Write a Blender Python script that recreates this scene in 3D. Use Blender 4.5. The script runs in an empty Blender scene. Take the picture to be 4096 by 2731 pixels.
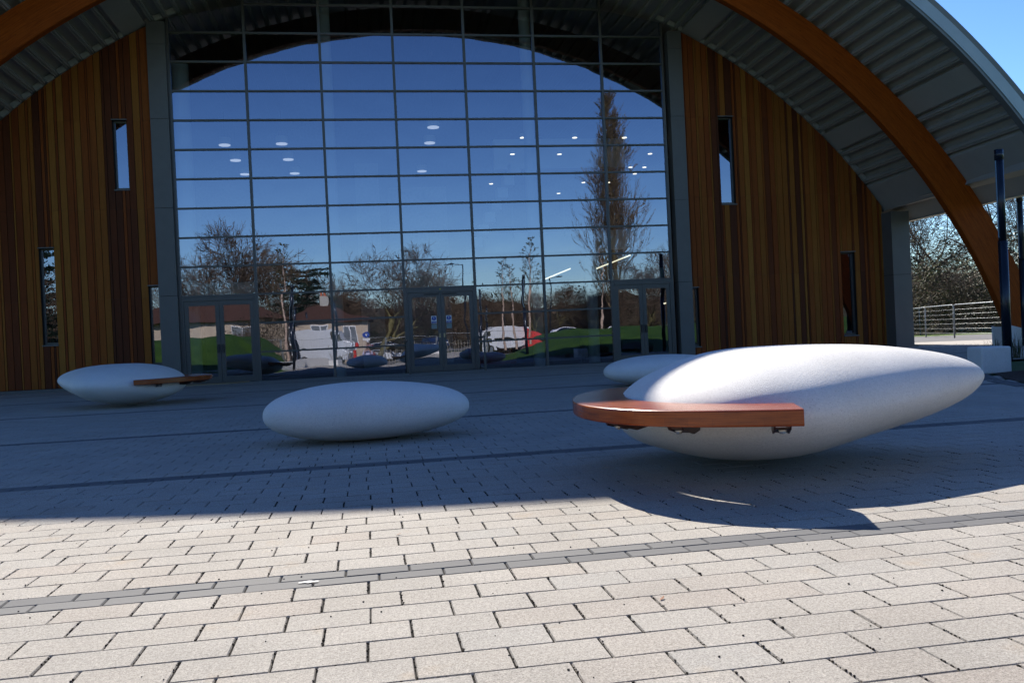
import bpy, math, random
import numpy as np
from mathutils import Vector, Matrix
R_ = math.radians
random.seed(5)
sc = bpy.context.scene

# ------------------------------------------------------------------ camera
FPX = 3462.4
YAW, PITCH, ROLL = .1647, -.0047, -.0475
fw = Vector((math.sin(YAW)*math.cos(PITCH), math.cos(YAW)*math.cos(PITCH), math.sin(PITCH)))
rt0 = Vector((math.cos(YAW), -math.sin(YAW), 0)); up0 = rt0.cross(fw)
rt = math.cos(ROLL)*rt0 + math.sin(ROLL)*up0
up = -math.sin(ROLL)*rt0 + math.cos(ROLL)*up0
cd = bpy.data.cameras.new("camera"); cam = bpy.data.objects.new("camera", cd)
sc.collection.objects.link(cam)
cd.sensor_width = 36; cd.lens = FPX/4096*36; cd.clip_start = .02; cd.clip_end = 3000
M = Matrix((rt, up, -fw)).transposed().to_4x4(); M.translation = (0, 0, .9)
cam.matrix_world = M
sc.camera = cam
# ------------------------------------------------------------------ sky and sun
SUN = Vector((-.085, 1.138, 1.0)).normalized()      # towards the sun
EL = math.asin(SUN.z); AZ = math.atan2(SUN.x, SUN.y)
w = bpy.data.worlds.new("World"); sc.world = w; w.use_nodes = True
nt = w.node_tree; nt.nodes.clear()
sky = nt.nodes.new('ShaderNodeTexSky'); sky.sky_type = 'NISHITA'; sky.sun_disc = False
sky.sun_elevation = EL; sky.sun_rotation = AZ
sky.air_density = 1.0; sky.dust_density = .25; sky.ozone_density = 4.5
bg = nt.nodes.new('ShaderNodeBackground'); bg.inputs[1].default_value = .14
wo = nt.nodes.new('ShaderNodeOutputWorld')
pre = nt.nodes.new('ShaderNodeVectorMath'); pre.operation = 'SCALE'; pre.inputs[3].default_value = .47
gm = nt.nodes.new('ShaderNodeGamma'); gm.inputs[1].default_value = 1.5       # deep, clear spring blue
nt.links.new(sky.outputs[0], pre.inputs[0]); nt.links.new(pre.outputs[0], gm.inputs[0]); nt.links.new(gm.outputs[0], bg.inputs[0]); nt.links.new(bg.outputs[0], wo.inputs[0])
sl = bpy.data.lights.new("sun", 'SUN'); so = bpy.data.objects.new("sun", sl)
sc.collection.objects.link(so); sl.energy = 5.0; sl.angle = R_(.53); sl.color = (1, .935, .83)
so.rotation_euler = SUN.to_track_quat('Z', 'Y').to_euler(); so.location = (0, 60, 60)
vs = sc.view_settings
sc.display_settings.display_device = 'sRGB'
vs.view_transform = 'Standard'; vs.look = 'None'; vs.gamma = 1; vs.exposure = .74; vs.use_curve_mapping = False
sc.cycles.max_bounces = 8; sc.cycles.transparent_max_bounces = 12; sc.cycles.glossy_bounces = 4
sc.cycles.caustics_reflective = False; sc.cycles.caustics_refractive = False
sc.cycles.use_denoising = True

# ------------------------------------------------------------------ materials
class N:
    def __init__(s, name):
        s.m = bpy.data.materials.new(name); s.m.use_nodes = True
        s.t = s.m.node_tree; s.t.nodes.clear()
        s.o = s.t.nodes.new('ShaderNodeOutputMaterial')
    def n(s, typ, **kw):
        x = s.t.nodes.new('ShaderNode'+typ)
        for k, v in kw.items(): setattr(x, k, v)
        return x
    def l(s, a, b): s.t.links.new(a, b)
    def noise(s, scale, detail=3, rough=.55, vec=None, stretch=None):
        x = s.n('TexNoise'); x.inputs['Scale'].default_value = scale
        x.inputs['Detail'].default_value = detail; x.inputs['Roughness'].default_value = rough
        if vec is None: vec = s.n('TexCoord').outputs['Object']
        if stretch:
            mp = s.n('Mapping'); mp.inputs['Scale'].default_value = stretch
            s.l(vec, mp.inputs[0]); vec = mp.outputs[0]
        s.l(vec, x.inputs['Vector']); return x.outputs['Fac']
    def ramp(s, fac, stops):
        x = s.n('ValToRGB'); e = x.color_ramp.elements
        e[0].position, e[0].color = stops[0][0], c4(stops[0][1])
        e[1].position, e[1].color = stops[-1][0], c4(stops[-1][1])
        for p, c in stops[1:-1]:
            k = e.new(p); k.color = c4(c)
        s.l(fac, x.inputs[0]); return x.outputs[0]
    def mix(s, f, a, b, mode='MIX'):
        x = s.n('MixRGB', blend_type=mode)
        for i, v in enumerate((f, a, b)):
            if isinstance(v, (int, float)): x.inputs[i].default_value = v if i == 0 else (v, v, v, 1)
            elif isinstance(v, tuple): x.inputs[i].default_value = c4(v)
            else: s.l(v, x.inputs[i])
        return x.outputs[0]
    def bsdf(s, col, rough=.6, metal=0, spec=.5, bump=None, bstr=.3, bdist=.01, sub=0):
        b = s.n('BsdfPrincipled')
        if isinstance(col, tuple): b.inputs['Base Color'].default_value = c4(col)
        else: s.l(col, b.inputs['Base Color'])
        if isinstance(rough, (int, float)): b.inputs['Roughness'].default_value = rough
        else: s.l(rough, b.inputs['Roughness'])
        b.inputs['Metallic'].default_value = metal
        b.inputs['Specular IOR Level'].default_value = spec
        if bump is not None:
            k = s.n('Bump'); k.inputs['Strength'].default_value = bstr; k.inputs['Distance'].default_value = bdist
            s.l(bump, k.inputs['Height']); s.l(k.outputs[0], b.inputs['Normal'])
        s.l(b.outputs[0], s.o.inputs[0]); return b
def c4(c):
    if isinstance(c, (int, float)): return (c, c, c, 1)
    return tuple(c)+(1,) if len(c) == 3 else tuple(c)
def simple(name, col, rough=.6, metal=0, var=.15, scale=8, bstr=.1, spec=.5, bdist=.005):
    k = N(name); f = k.noise(scale, 4)
    d = tuple(x*(1-var) for x in col); u = tuple(min(1, x*(1+var)) for x in col)
    c = k.ramp(f, [(.3, d), (.7, u)])
    k.bsdf(c, rough, metal, spec, k.noise(scale*6, 3), bstr, bdist); return k.m
def emis(name, col, st):
    k = N(name); e = k.n('Emission'); e.inputs[0].default_value = c4(col); e.inputs[1].default_value = st
    k.l(e.outputs[0], k.o.inputs[0]); return k.m

def mat_paver():
    k = N('block_paving'); at = k.n('Attribute', attribute_name='tone')
    base = k.ramp(at.outputs['Fac'], [(0, (.415, .370, .320)), (.3, (.42, .386, .338)), (.7, (.425, .395, .350)), (1, (.41, .388, .350))])
    sp = k.noise(520, 2, .7); big = k.noise(1.7, 4); mid = k.noise(60, 3)
    sp2 = k.noise(150, 3, .75)
    c = k.mix(k.ramp(sp, [(.32, 1.), (.45, 0.)]), base, k.mix(.7, base, (.10, .09, .085)))
    c = k.mix(1., c, k.ramp(sp2, [(.33, .58), (.5, 1.0), (.66, 1.28)]), 'MULTIPLY')
    c = k.mix(k.ramp(k.noise(3.3, 3, .6), [(.62, 0.), (.74, .22)]), c, (.42, .27, .12))
    c = k.mix(k.ramp(sp, [(.60, 0.), (.74, .75)]), c, (.74, .71, .67))
    c = k.mix(.8, c, k.ramp(mid, [(.3, .80), (.7, 1.14)]), 'MULTIPLY')
    c = k.mix(.75, c, k.ramp(big, [(.3, .84), (.7, 1.10)]), 'MULTIPLY')
    pit = k.n('TexVoronoi'); pit.inputs['Scale'].default_value = 26
    k.l(k.n('TexCoord').outputs['Object'], pit.inputs['Vector'])
    c = k.mix(k.ramp(pit.outputs['Distance'], [(.03, .8), (.06, 0.)]), c, (.10, .09, .08))
    k.bsdf(c, .85, 0, .3, k.noise(260, 4, .7), .8, .004); return k.m
def mat_wood(name, tones, axis, rough=.55, grain=1., knots=False, spec=.35, lam=0, bstr=.25):
    k = N(name)
    if tones == 'attr':
        at = k.n('Attribute', attribute_name='tone')
        base = k.ramp(at.outputs['Fac'], [(0, (.07, .024, .012)), (.2, (.14, .037, .012)), (.45, (.24, .058, .012)),
                                          (.62, (.27, .076, .014)), (.8, (.28, .098, .017)), (1, (.34, .140, .026))])
    else: base = None
    st = {'x': (1, 14, 14), 'z': (16, 16, 1)}.get(axis, (1, 1, 1))
    vec = None
    if axis == 'uv':
        vec = k.n('UVMap').outputs[0]; st = (1.2, 26, 1)
    g = k.noise(2.2*grain, 6, .65, vec, st); g2 = k.noise(9*grain, 3, .6, vec, st)
    if base is None: base = k.ramp(g, [(.25, tones[0]), (.5, tones[1]), (.75, tones[2])])
    c = k.mix(.65, base, k.ramp(g, [(.25, .6), (.75, 1.25)]), 'MULTIPLY')
    c = k.mix(.5, c, k.ramp(g2, [(.3, .72), (.7, 1.15)]), 'MULTIPLY')
    if knots:
        v = k.n('TexVoronoi'); v.inputs['Scale'].default_value = 2.6
        mp = k.n('Mapping'); mp.inputs['Scale'].default_value = (1, 1.6, 1)
        k.l(k.n('UVMap').outputs[0], mp.inputs[0]); k.l(mp.outputs[0], v.inputs['Vector'])
        c = k.mix(k.ramp(v.outputs['Distance'], [(.03, .85), (.07, 0.)]), c, (.06, .015, .006))
    if lam:
        uv = k.n('UVMap').outputs[0]; b = k.n('TexBrick'); b.inputs['Scale'].default_value = 1
        b.inputs['Brick Width'].default_value = .9*lam; b.inputs['Row Height'].default_value = .042
        b.inputs['Mortar Size'].default_value = .0009; b.inputs['Color1'].default_value = (.80, .80, .80, 1)
        b.inputs['Color2'].default_value = (1.1, 1.1, 1.1, 1); b.inputs['Mortar'].default_value = (.55, .5, .5, 1)
        k.l(uv, b.inputs['Vector']); c = k.mix(.8, c, b.outputs[0], 'MULTIPLY')
    k.bsdf(c, rough, 0, spec, g2, bstr, .003); return k.m
def mat_stone():
    k = N('pale_terrazzo_concrete')
    sp = k.noise(160, 2, .6); big = k.noise(2.5, 4)
    c = k.ramp(big, [(.3, (.78, .76, .72)), (.7, (.85, .83, .79))]); c = k.mix(.6, c, k.ramp(k.noise(75, 4, .7), [(.3, .82), (.7, 1.1)]), 'MULTIPLY')
    c = k.mix(k.ramp(sp, [(.29, .6), (.38, 0.)]), c, (.25, .24, .22))
    v = k.n('TexVoronoi'); v.inputs['Scale'].default_value = 42
    k.l(k.n('TexCoord').outputs['Object'], v.inputs['Vector'])
    c = k.mix(k.ramp(v.outputs['Distance'], [(.05, .7), (.085, 0.)]), c, (.22, .20, .18))
    k.bsdf(c, .6, 0, .4, k.noise(130, 4, .75), .8, .006); return k.m
def mat_glass(name, fac, tr, wave=1.):
    k = N(name)
    gl = k.n('BsdfGlossy'); gl.inputs['Color'].default_value = (.80, .84, 1.0, 1); gl.inputs['Roughness'].default_value = 0.0
    tp = k.n('BsdfTransparent'); tp.inputs[0].default_value = c4(tr)
    f = k.noise(1.15, 1.5, .4, None, (1, 1, 1.15))
    b = k.n('Bump'); b.inputs['Strength'].default_value = 1; b.inputs['Distance'].default_value = .0022*wave
    k.l(f, b.inputs['Height']); k.l(b.outputs[0], gl.inputs['Normal'])
    lw = k.n('Fresnel'); lw.inputs['IOR'].default_value = 1.5
    mr = k.n('MapRange'); mr.inputs['From Min'].default_value = .04; mr.inputs['From Max'].default_value = 1
    mr.inputs['To Min'].default_value = fac; mr.inputs['To Max'].default_value = 1
    k.l(lw.outputs[0], mr.inputs[0])
    mx = k.n('MixShader'); k.l(mr.outputs[0], mx.inputs[0]); k.l(tp.outputs[0], mx.inputs[1]); k.l(gl.outputs[0], mx.inputs[2])
    k.l(mx.outputs[0], k.o.inputs[0]); return k.m
def mat_foliage(name, cols, rough=.5, trans=.25):
    k = N(name); oi = k.n('Attribute', attribute_name='tone')
    c = k.ramp(oi.outputs['Fac'], [(i/(len(cols)-1), x) for i, x in enumerate(cols)])
    b = k.bsdf(c, rough, 0, .5)
    tl = k.n('BsdfTranslucent'); k.l(c, tl.inputs[0])
    mx = k.n('MixShader'); mx.inputs[0].default_value = trans
    k.l(b.outputs[0], mx.inputs[1]); k.l(tl.outputs[0], mx.inputs[2]); k.l(mx.outputs[0], k.o.inputs[0]); return k.m

PAVER = mat_paver()
def mat_band():
    k = N('dark_grey_blocks'); at = k.n('Attribute', attribute_name='tone')
    c = k.ramp(at.outputs['Fac'], [(0, (.115, .115, .118)), (1, (.155, .153, .150))])
    c = k.mix(.7, c, k.ramp(k.noise(300, 3, .7), [(.3, .75), (.7, 1.25)]), 'MULTIPLY')
    k.bsdf(c, .8, 0, .3, k.noise(300, 3), .4, .002); return k.m
BAND = mat_band()
JOINT = simple('joint_sand', (.014, .011, .009), .95, var=.5, scale=90, bstr=.8, bdist=.01)
STONE = mat_stone()
CLAD = mat_wood('timber_cladding', 'attr', 'z', .65, 1.0, spec=.15)
GLULAM = mat_wood('glulam', [(.21, .036, .004), (.31, .061, .006), (.38, .092, .011)], 'uv', .5, .8, True, .08, 2.4)
SEATW = mat_wood('seat_hardwood', [(.24, .040, .003), (.33, .062, .005), (.42, .095, .010)], 'uv', .25, 1.6, False, .55, .14, .06)
GREYM = simple('grey_metal_panel', (.115, .112, .105), .45, .0, .06, 3, .03)
FRAME = simple('grey_aluminium_frame', (.085, .082, .076), .38, .25, .05, 4, .02)
DECK = simple('grey_roof_deck', (.33, .315, .285), .5, .0, .06, 2, .03)
PANEL = simple('soffit_panel', (.34, .325, .295), .6, 0, .04, 2, .02)
FASC = simple('fascia_metal', (.36, .40, .40), .35, .15, .05, 3, .03)
FASCD = simple('fascia_trim', (.16, .17, .17), .5, .1, .05, 3, .03)
BLACK = simple('black_membrane', (.008, .008, .008), .8)
DARKST = simple('dark_blue_post_paint', (.012, .018, .032), .25, .2, .1, 4, .02)
GALV = simple('galvanised_steel', (.30, .32, .33), .5, .6, .12, 20, .05)
RUSTM = simple('brown_painted_steel', (.05, .018, .012), .4, .3, .2, 20, .05)
BOLT = simple('steel_bolt', (.32, .30, .28), .3, .9, .1, 20, .05)
GLASS = mat_glass('coated_curtain_glass', .27, (.53, .59, .58), 1.)
GLASSW = mat_glass('window_glass', .25, (.35, .40, .40), .8)
WHITE = simple('white_plaster', (.84, .86, .84), .7, 0, .04, 2, .02)
INDARK = simple('dark_interior', (.05, .055, .06), .8)
INFLR = simple('interior_floor', (.10, .105, .11), .35)
GRASS = None

# ------------------------------------------------------------------ mesh helpers
COL = sc.collection
class MB:
    def __init__(s): s.v = []; s.f = []; s.tone = []; s.mi = []; s.uv = []; s.smooth = False
    def add(s, vs_, fs, tone=.5, mi=0, uv=None):
        b = len(s.v); s.v += [tuple(p) for p in vs_]
        for i, f in enumerate(fs):
            s.f.append(tuple(b+j for j in f)); s.tone.append(tone); s.mi.append(mi)
            s.uv.append(uv[i] if uv else None)
        return s
    def box(s, x0, x1, y0, y1, z0, z1, tone=.5, mi=0):
        v = [(x0, y0, z0), (x1, y0, z0), (x1, y1, z0), (x0, y1, z0), (x0, y0, z1), (x1, y0, z1), (x1, y1, z1), (x0, y1, z1)]
        return s.add(v, [(0, 3, 2, 1), (4, 5, 6, 7), (0, 1, 5, 4), (1, 2, 6, 5), (2, 3, 7, 6), (3, 0, 4, 7)], tone, mi)
    def tube(s, pts, rad, n=8, tone=.5, mi=0, cap=True):
        rings = []; P = [Vector(p) for p in pts]
        ref = Vector((0, 0, 1))
        for i, p in enumerate(P):
            d = (P[min(i+1, len(P)-1)]-P[max(i-1, 0)])
            if d.length < 1e-9: d = Vector((0, 0, 1))
            d.normalize(); a = d.cross(ref if abs(d.dot(ref)) < .95 else Vector((1, 0, 0))).normalized(); b = d.cross(a)
            r = rad[i] if isinstance(rad, (list, tuple)) else rad
            rings.append([p+r*(math.cos(t)*a+math.sin(t)*b) for t in [2*math.pi*j/n for j in range(n)]])
        v = [q for r in rings for q in r]; f = []
        for i in range(len(P)-1):
            for j in range(n):
                k = (j+1) % n; f.append((i*n+j, i*n+k, (i+1)*n+k, (i+1)*n+j))
        if cap: f.append(tuple(reversed(range(n)))); f.append(tuple(range((len(P)-1)*n, len(P)*n)))
        return s.add(v, f, tone, mi)
    def prism(s, poly, a0, a1, axis='y', tone=.5, mi=0):   # poly in the other two axes, in order
        n = len(poly)
        def mk(p, a): return {'y': (p[0], a, p[1]), 'x': (a, p[0], p[1]), 'z': (p[0], p[1], a)}[axis]
        v = [mk(p, a0) for p in poly]+[mk(p, a1) for p in poly]
        f = [tuple(range(n)), tuple(reversed(range(n, 2*n)))]+[(i, (i+1) % n+0, n+(i+1) % n, n+i) for i in range(n)]
        return s.add(v, f, tone, mi)
    def build(s, name, mats, parent=None, smooth=False, bevel=0, loc=None):
        me = bpy.data.meshes.new(name); me.from_pydata(s.v, [], s.f)
        if not isinstance(mats, (list, tuple)): mats = [mats]
        for m in mats: me.materials.append(m)
        if any(s.mi): me.polygons.foreach_set('material_index', s.mi)
        at = me.attributes.new('tone', 'FLOAT', 'FACE'); at.data.foreach_set('value', s.tone)
        if any(u is not None for u in s.uv):
            ul = me.uv_layers.new(name='UVMap'); i = 0; buf = []
            for f, u in zip(s.f, s.uv):
                for j in range(len(f)): buf += list(u[j]) if u else [0, 0]
            ul.data.foreach_set('uv', buf)
        if smooth: me.polygons.foreach_set('use_smooth', [True]*len(s.f))
        me.update()
        o = bpy.data.objects.new(name, me); COL.objects.link(o)
        if parent: o.parent = parent
        if loc: o.location = loc
        if bevel:
            b = o.modifiers.new('b', 'BEVEL'); b.width = bevel; b.segments = 2; b.limit_method = 'ANGLE'
        return o
def tag(o, label, cat, group=None, kind=None):
    if label: o['label'] = label
    if cat: o['category'] = cat
    if group: o['group'] = group
    if kind: o['kind'] = kind
    return o
def thing(name, label, cat, loc=(0, 0, 0), rz=0, group=None):
    o = bpy.data.objects.new(name, None); COL.objects.link(o); o.location = loc; o.rotation_euler = (0, 0, rz)
    o.empty_display_size = .2
    return tag(o, label, cat, group)
def struct(o): o['kind'] = 'structure'; return o
def dup(root, loc, rz=0, label=None, scale=None):
    r = root.copy(); COL.objects.link(r); r.location = loc; r.rotation_euler = (0, 0, rz)
    if scale: r.scale = (scale,)*3 if isinstance(scale, (int, float)) else scale
    if label: r['label'] = label
    for ch in root.children:
        c = ch.copy(); COL.objects.link(c); c.parent = r
        for g in ch.children:
            d = g.copy(); COL.objects.link(d); d.parent = c
    return r
def sphere(mb, c, r, nu=12, nv=8, tone=.5, mi=0):
    rx, ry, rz = (r, r, r) if isinstance(r, (int, float)) else r
    v = []; f = []
    for i in range(nv+1):
        a = math.pi*i/nv
        for j in range(nu):
            b = 2*math.pi*j/nu
            v.append((c[0]+rx*math.sin(a)*math.cos(b), c[1]+ry*math.sin(a)*math.sin(b), c[2]+rz*math.cos(a)))
    for i in range(nv):
        for j in range(nu):
            k = (j+1) % nu; f.append((i*nu+j, (i+1)*nu+j, (i+1)*nu+k, i*nu+k))
    return mb.add(v, f, tone, mi)

# ------------------------------------------------------------------ layout numbers (metres)
D = 25.45                      # facade plane
X0, MW, DZ = -5.15, 2.089, .8242
RC, RZ = 2.14, -5.716          # axis of the barrel roof
RS = 17.6                      # soffit radius
YF = 18.87                     # front edge of the roof
def arcz(x, r=RS): return RZ+math.sqrt(max(0, r*r-(x-RC)**2))

# ================================================================== GROUND
def quad(name, pts, z, mat):
    m = MB(); m.add([(x, y, z) for x, y in pts], [tuple(range(len(pts)))])
    return struct(m.build(name, mat))
soil = simple('rough_grass_ground', (.045, .075, .018), .9, 0, .4, .6, .5)
quad('ground', [(-600, -600), (600, -600), (600, 600), (-600, 600)], -.06, soil)

def paving():
    global JOINTS
    BW, BP = .2, .1
    bands = [-2.9, .2, 3.44, 6.58, 10.1, 14.55, 19.2, 23.2]
    xa, xb = -13.5, 18.6
    V = []; F = []; tone = []; mi = []; JT = []
    rnd = np.random.default_rng(3)
    def paver(x0, x1, y0, y1, t, m):
        ch = .0026 if m == 0 else .0042; h = rnd.normal(0, .0004); b = len(V); tx, ty = rnd.normal(0, .00035, 2)
        V.extend([(x0, y0, -.006), (x1, y0, -.006), (x1, y1, -.006), (x0, y1, -.006),
                  (x0+ch, y0+ch, h-tx-ty), (x1-ch, y0+ch, h+tx-ty), (x1-ch, y1-ch, h+tx+ty), (x0+ch, y1-ch, h-tx+ty)])
        for q in ((4, 5, 6, 7), (0, 1, 5, 4), (1, 2, 6, 5), (2, 3, 7, 6), (3, 0, 4, 7)):
            F.append(tuple(b+i for i in q)); tone.append(t); mi.append(m)
    def inside(x, y):
        # plaza outline: planting edge on the right, lawn on the left
        if y < 12: xr = np.interp(y, [-6, 1, 6, 9.6, 10.6, 11.95, 12], [7.4, 6.3, 6.9, 8.0, 8.5, 9.25, 9.3])
        else: xr = 18.6 if y > 15.2 else 9.3+(y-12)*.4
        xl = -4.25 if y < 3 else np.interp(y, [3, 8, 11, 14], [-4.25, -5.6, -7.5, -13.5])
        return xl < x < xr
    for a, b in zip(bands[:-1], bands[1:]):
        y0, y1 = a+BW/2, b-BW/2; n = max(1, round((y1-y0)/.172)); p = (y1-y0)/n
        for r in range(n):
            ya = y0+r*p; off = (r % 2)*.136+rnd.normal(0, .012)
            x = xa+off
            while x < xb:
                g1_, g2_ = rnd.uniform(.0012, .0042, 2)
                if inside(x, ya): paver(x+g1_, x+.272-g2_, ya+.0020, ya+p-.0020, float(np.clip(.5+rnd.normal(0, .2)-.1*math.sin(x*.8+ya*.5), 0, 1)), 0)
                if 1.6 < ya < 5.2 and -.5*ya-.4 < x < .85*ya+.5: JT.append((x, ya, p))
                x += .272
    n = 13; y0 = 23.3; p = .1725
    for r in range(n):
        x = xa+(r % 2)*.136
        while x < xb:
            paver(x+.004, x+.268, y0+r*p+.0025, y0+(r+1)*p-.0025, float(rnd.random()), 0); x += .272
    for c in bands:
        for r in range(2):
            x = xa+r*.12
            while x < xb:
                if inside(x, c): paver(x+.0025, x+.2475, c-BW/2+r*BP+.002, c-BW/2+(r+1)*BP-.002, float(rnd.random()), 1)
                x += .25
    JOINTS = JT
    me = bpy.data.meshes.new('paving'); me.from_pydata(V, [], F)
    me.materials.append(PAVER); me.materials.append(BAND)
    me.polygons.foreach_set('material_index', mi)
    at = me.attributes.new('tone', 'FLOAT', 'FACE'); at.data.foreach_set('value', tone)
    o = bpy.data.objects.new('paving', me); COL.objects.link(o); struct(o)
    quad('paving_bed', [(-14, 30), (-14, 14.5), (-7.6, 11.2), (-5.7, 8), (-4.3, 3), (-4.3, -3.2), (7.2, -3.2), (6.35, 1), (6.95, 6), (8.05, 9.6), (9.3, 11.95), (10.6, 15.2), (18.8, 15.2), (18.8, 30)], -.008, JOINT)
paving()
def mat_apron(name, a, b, sc_):
    k = N(name); br = k.n('TexBrick'); br.inputs['Scale'].default_value = sc_
    br.inputs['Color1'].default_value = c4(a); br.inputs['Color2'].default_value = c4(b); br.inputs['Mortar'].default_value = (.12, .11, .1, 1)
    br.inputs['Mortar Size'].default_value = .012; br.inputs['Brick Width'].default_value = .54; br.inputs['Row Height'].default_value = .34
    k.l(k.n('TexCoord').outputs['Object'], br.inputs['Vector'])
    k.bsdf(k.mix(.4, br.outputs[0], k.ramp(k.noise(3, 4), [(.3, .8), (.7, 1.15)]), 'MULTIPLY'), .85, 0, .3); return k.m
APR = mat_apron('far_paving', (.40, .365, .33), (.36, .34, .31), 2)
quad('far_paving', [(-4.6, -3.2), (-4.4, -10), (-3.2, -17), (8.2, -17), (7.8, -10), (7.2, -3.2)], -.014, APR)
PALE = simple('pale_concrete_path', (.45, .41, .36), .9, 0, .08, 2, .2)
ASPH = simple('asphalt', (.16, .155, .155), .9, 0, .12, 3, .4)
quad('side_path', [(16.9, 24.2), (60, 22), (60, 31), (21.6, 31.3), (18.8, 32), (18.8, 25.4)], -.022, PALE)
quad('road', [(19.2, 31.1), (23.0, 28.6), (40, 23), (60, 18), (60, 24), (44, 30), (27, 38.2), (24.5, 40), (19, 46), (16, 46)], -.016, ASPH)
quad('verge', [(24.5, 40.1), (27, 38.3), (44, 30.1), (60, 24.1), (60, 30), (30, 44), (20, 52)], -.012, simple('verge_grass', (.11, .17, .03), .9, 0, .3, 8, .6))
quad('car_park', [(-60, -24), (60, -24), (60, -62), (-60, -62)], -.02, ASPH)

# lawns: two mounds
def lawn(name, f, x0, x1, y0, y1, n=70, mask=None):
    V = []; F = []
    for i in range(n+1):
        for j in range(n+1):
            x = x0+(x1-x0)*i/n; y = y0+(y1-y0)*j/n; V.append((x, y, f(x, y)))
    for i in range(n):
        for j in range(n):
            F.append((i*(n+1)+j, (i+1)*(n+1)+j, (i+1)*(n+1)+j+1, i*(n+1)+j+1))
    m = MB(); m.add(V, F); return struct(m.build(name, GR, smooth=True))
k = N('lawn_grass')
g1 = k.noise(1.2, 4); g2 = k.noise(70, 4, .7)
c = k.ramp(g1, [(.3, (.020, .062, .005)), (.7, (.048, .105, .010))])
c = k.mix(.8, c, k.ramp(g2, [(.3, .55), (.7, 1.45)]), 'MULTIPLY')
k.bsdf(c, .75, 0, .3, g2, 1., .03); GR = k.m
def sm(t): t = max(0, min(1, t)); return t*t*(3-2*t)
def lz(x, y):
    e = min(1, max(0, (-4.4-x)/2.9)); h = 1.72*sm(e)*sm((12.5-y)/9)*sm((y+17)/11)
    if y > 3: e2 = np.interp(y, [3, 8, 11, 14], [-4.4, -5.8, -7.7, -13.7]); h *= sm((e2-x)/3)
    return h-.03+.06*math.sin(x*.7)*math.sin(y*.6)*sm(e)
def rz_(x, y):
    xe = float(np.interp(y, [-20, -6, 1, 6, 9.6, 10.6, 11.95, 15], [9.5, 7.4, 6.3, 6.9, 8.0, 8.5, 9.3, 10.5]))
    return 1.25*sm((x-xe-.25)/6)*sm((14.5-y)/12)*sm((y+22)/11)-.03
lawn('lawn', lz, -34, -4.3, -17, 14.2)
lawn('lawn', rz_, 6.5, 44, -22, 15.0)

# grit and crumbs on the paving
mb = MB()
for i in range(260):
    y = random.uniform(1.7, 7); x = random.uniform(-.45*y-.3, .8*y+.4); r = random.uniform(.002, .0045)
    sphere(mb, (x, y, r*.6), (r, r*random.uniform(.6, 1.2), r*.7), 5, 4, random.random())
tag(mb.build('grit', simple('dark_grit', (.02, .018, .015), .8)), 'scattered dark grit and rabbit-brown crumbs on the pale block paving', 'grit', kind='stuff')['label'] = 'scattered dark grit and crumbs on the pale block paving'
mb = MB(); rj = random.Random(77)
for (x, y, p) in JOINTS:
    for _ in range(int(rj.uniform(2, 13))):
        r = rj.uniform(.0016, .0042); sphere(mb, (x+rj.gauss(0, .0028), y+rj.uniform(.005, p-.005), -.001), (r, r*rj.uniform(.8, 1.8), r), 5, 4, rj.random())
    for _ in range(rj.randrange(4)):
        r = rj.uniform(.0014, .003); sphere(mb, (x+rj.uniform(0, .27), y+rj.gauss(0, .001), -.001), (r*1.6, r, r), 5, 4, rj.random())
tag(mb.build('joint_crumbs', simple('dark_crumbs', (.022, .017, .012), .95)), 'ragged dark soil crumbs pushed up out of the paving joints', 'soil crumbs', kind='stuff')
lv = MB()
for (x, y) in ((.93, 2.78), (1.2, 5.1), (-.5, 7.4), (2.9, 2.5), (.1, 4.1)):
    a = random.uniform(0, 3); r = .018
    lv.add([(x-r*math.cos(a), y-r*math.sin(a), .003), (x+.4*r*math.sin(a), y-.4*r*math.cos(a), .006), (x+r*math.cos(a), y+r*math.sin(a), .010), (x-.4*r*math.sin(a), y+.4*r*math.cos(a), .004)], [(0, 1, 2, 3)])
tag(lv.build('fallen_leaves', simple('dry_leaf', (.20, .07, .025), .7)), 'a few dry brown leaves lying on the paving', 'leaves', kind='stuff')

for (cx, cy, L_, lab) in ((-.26, 3.40, .045, 'small white paint mark on the dark paving band'), (.32, 1.93, .05, 'white paint splash at the bottom edge of the photo')):
    rn = random.Random(int(L_*1000)); m = MB(); n = 14
    m.add([(cx+L_*math.cos(2*math.pi*i/n)*rn.uniform(.6, 1.2), cy+.35*L_*math.sin(2*math.pi*i/n)*rn.uniform(.5, 1.2), .004) for i in range(n)], [tuple(range(n))])
    tag(m.build('paint_mark', simple('dried_white_paint', (.75, .74, .72), .7)), lab, 'paint mark')

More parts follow.
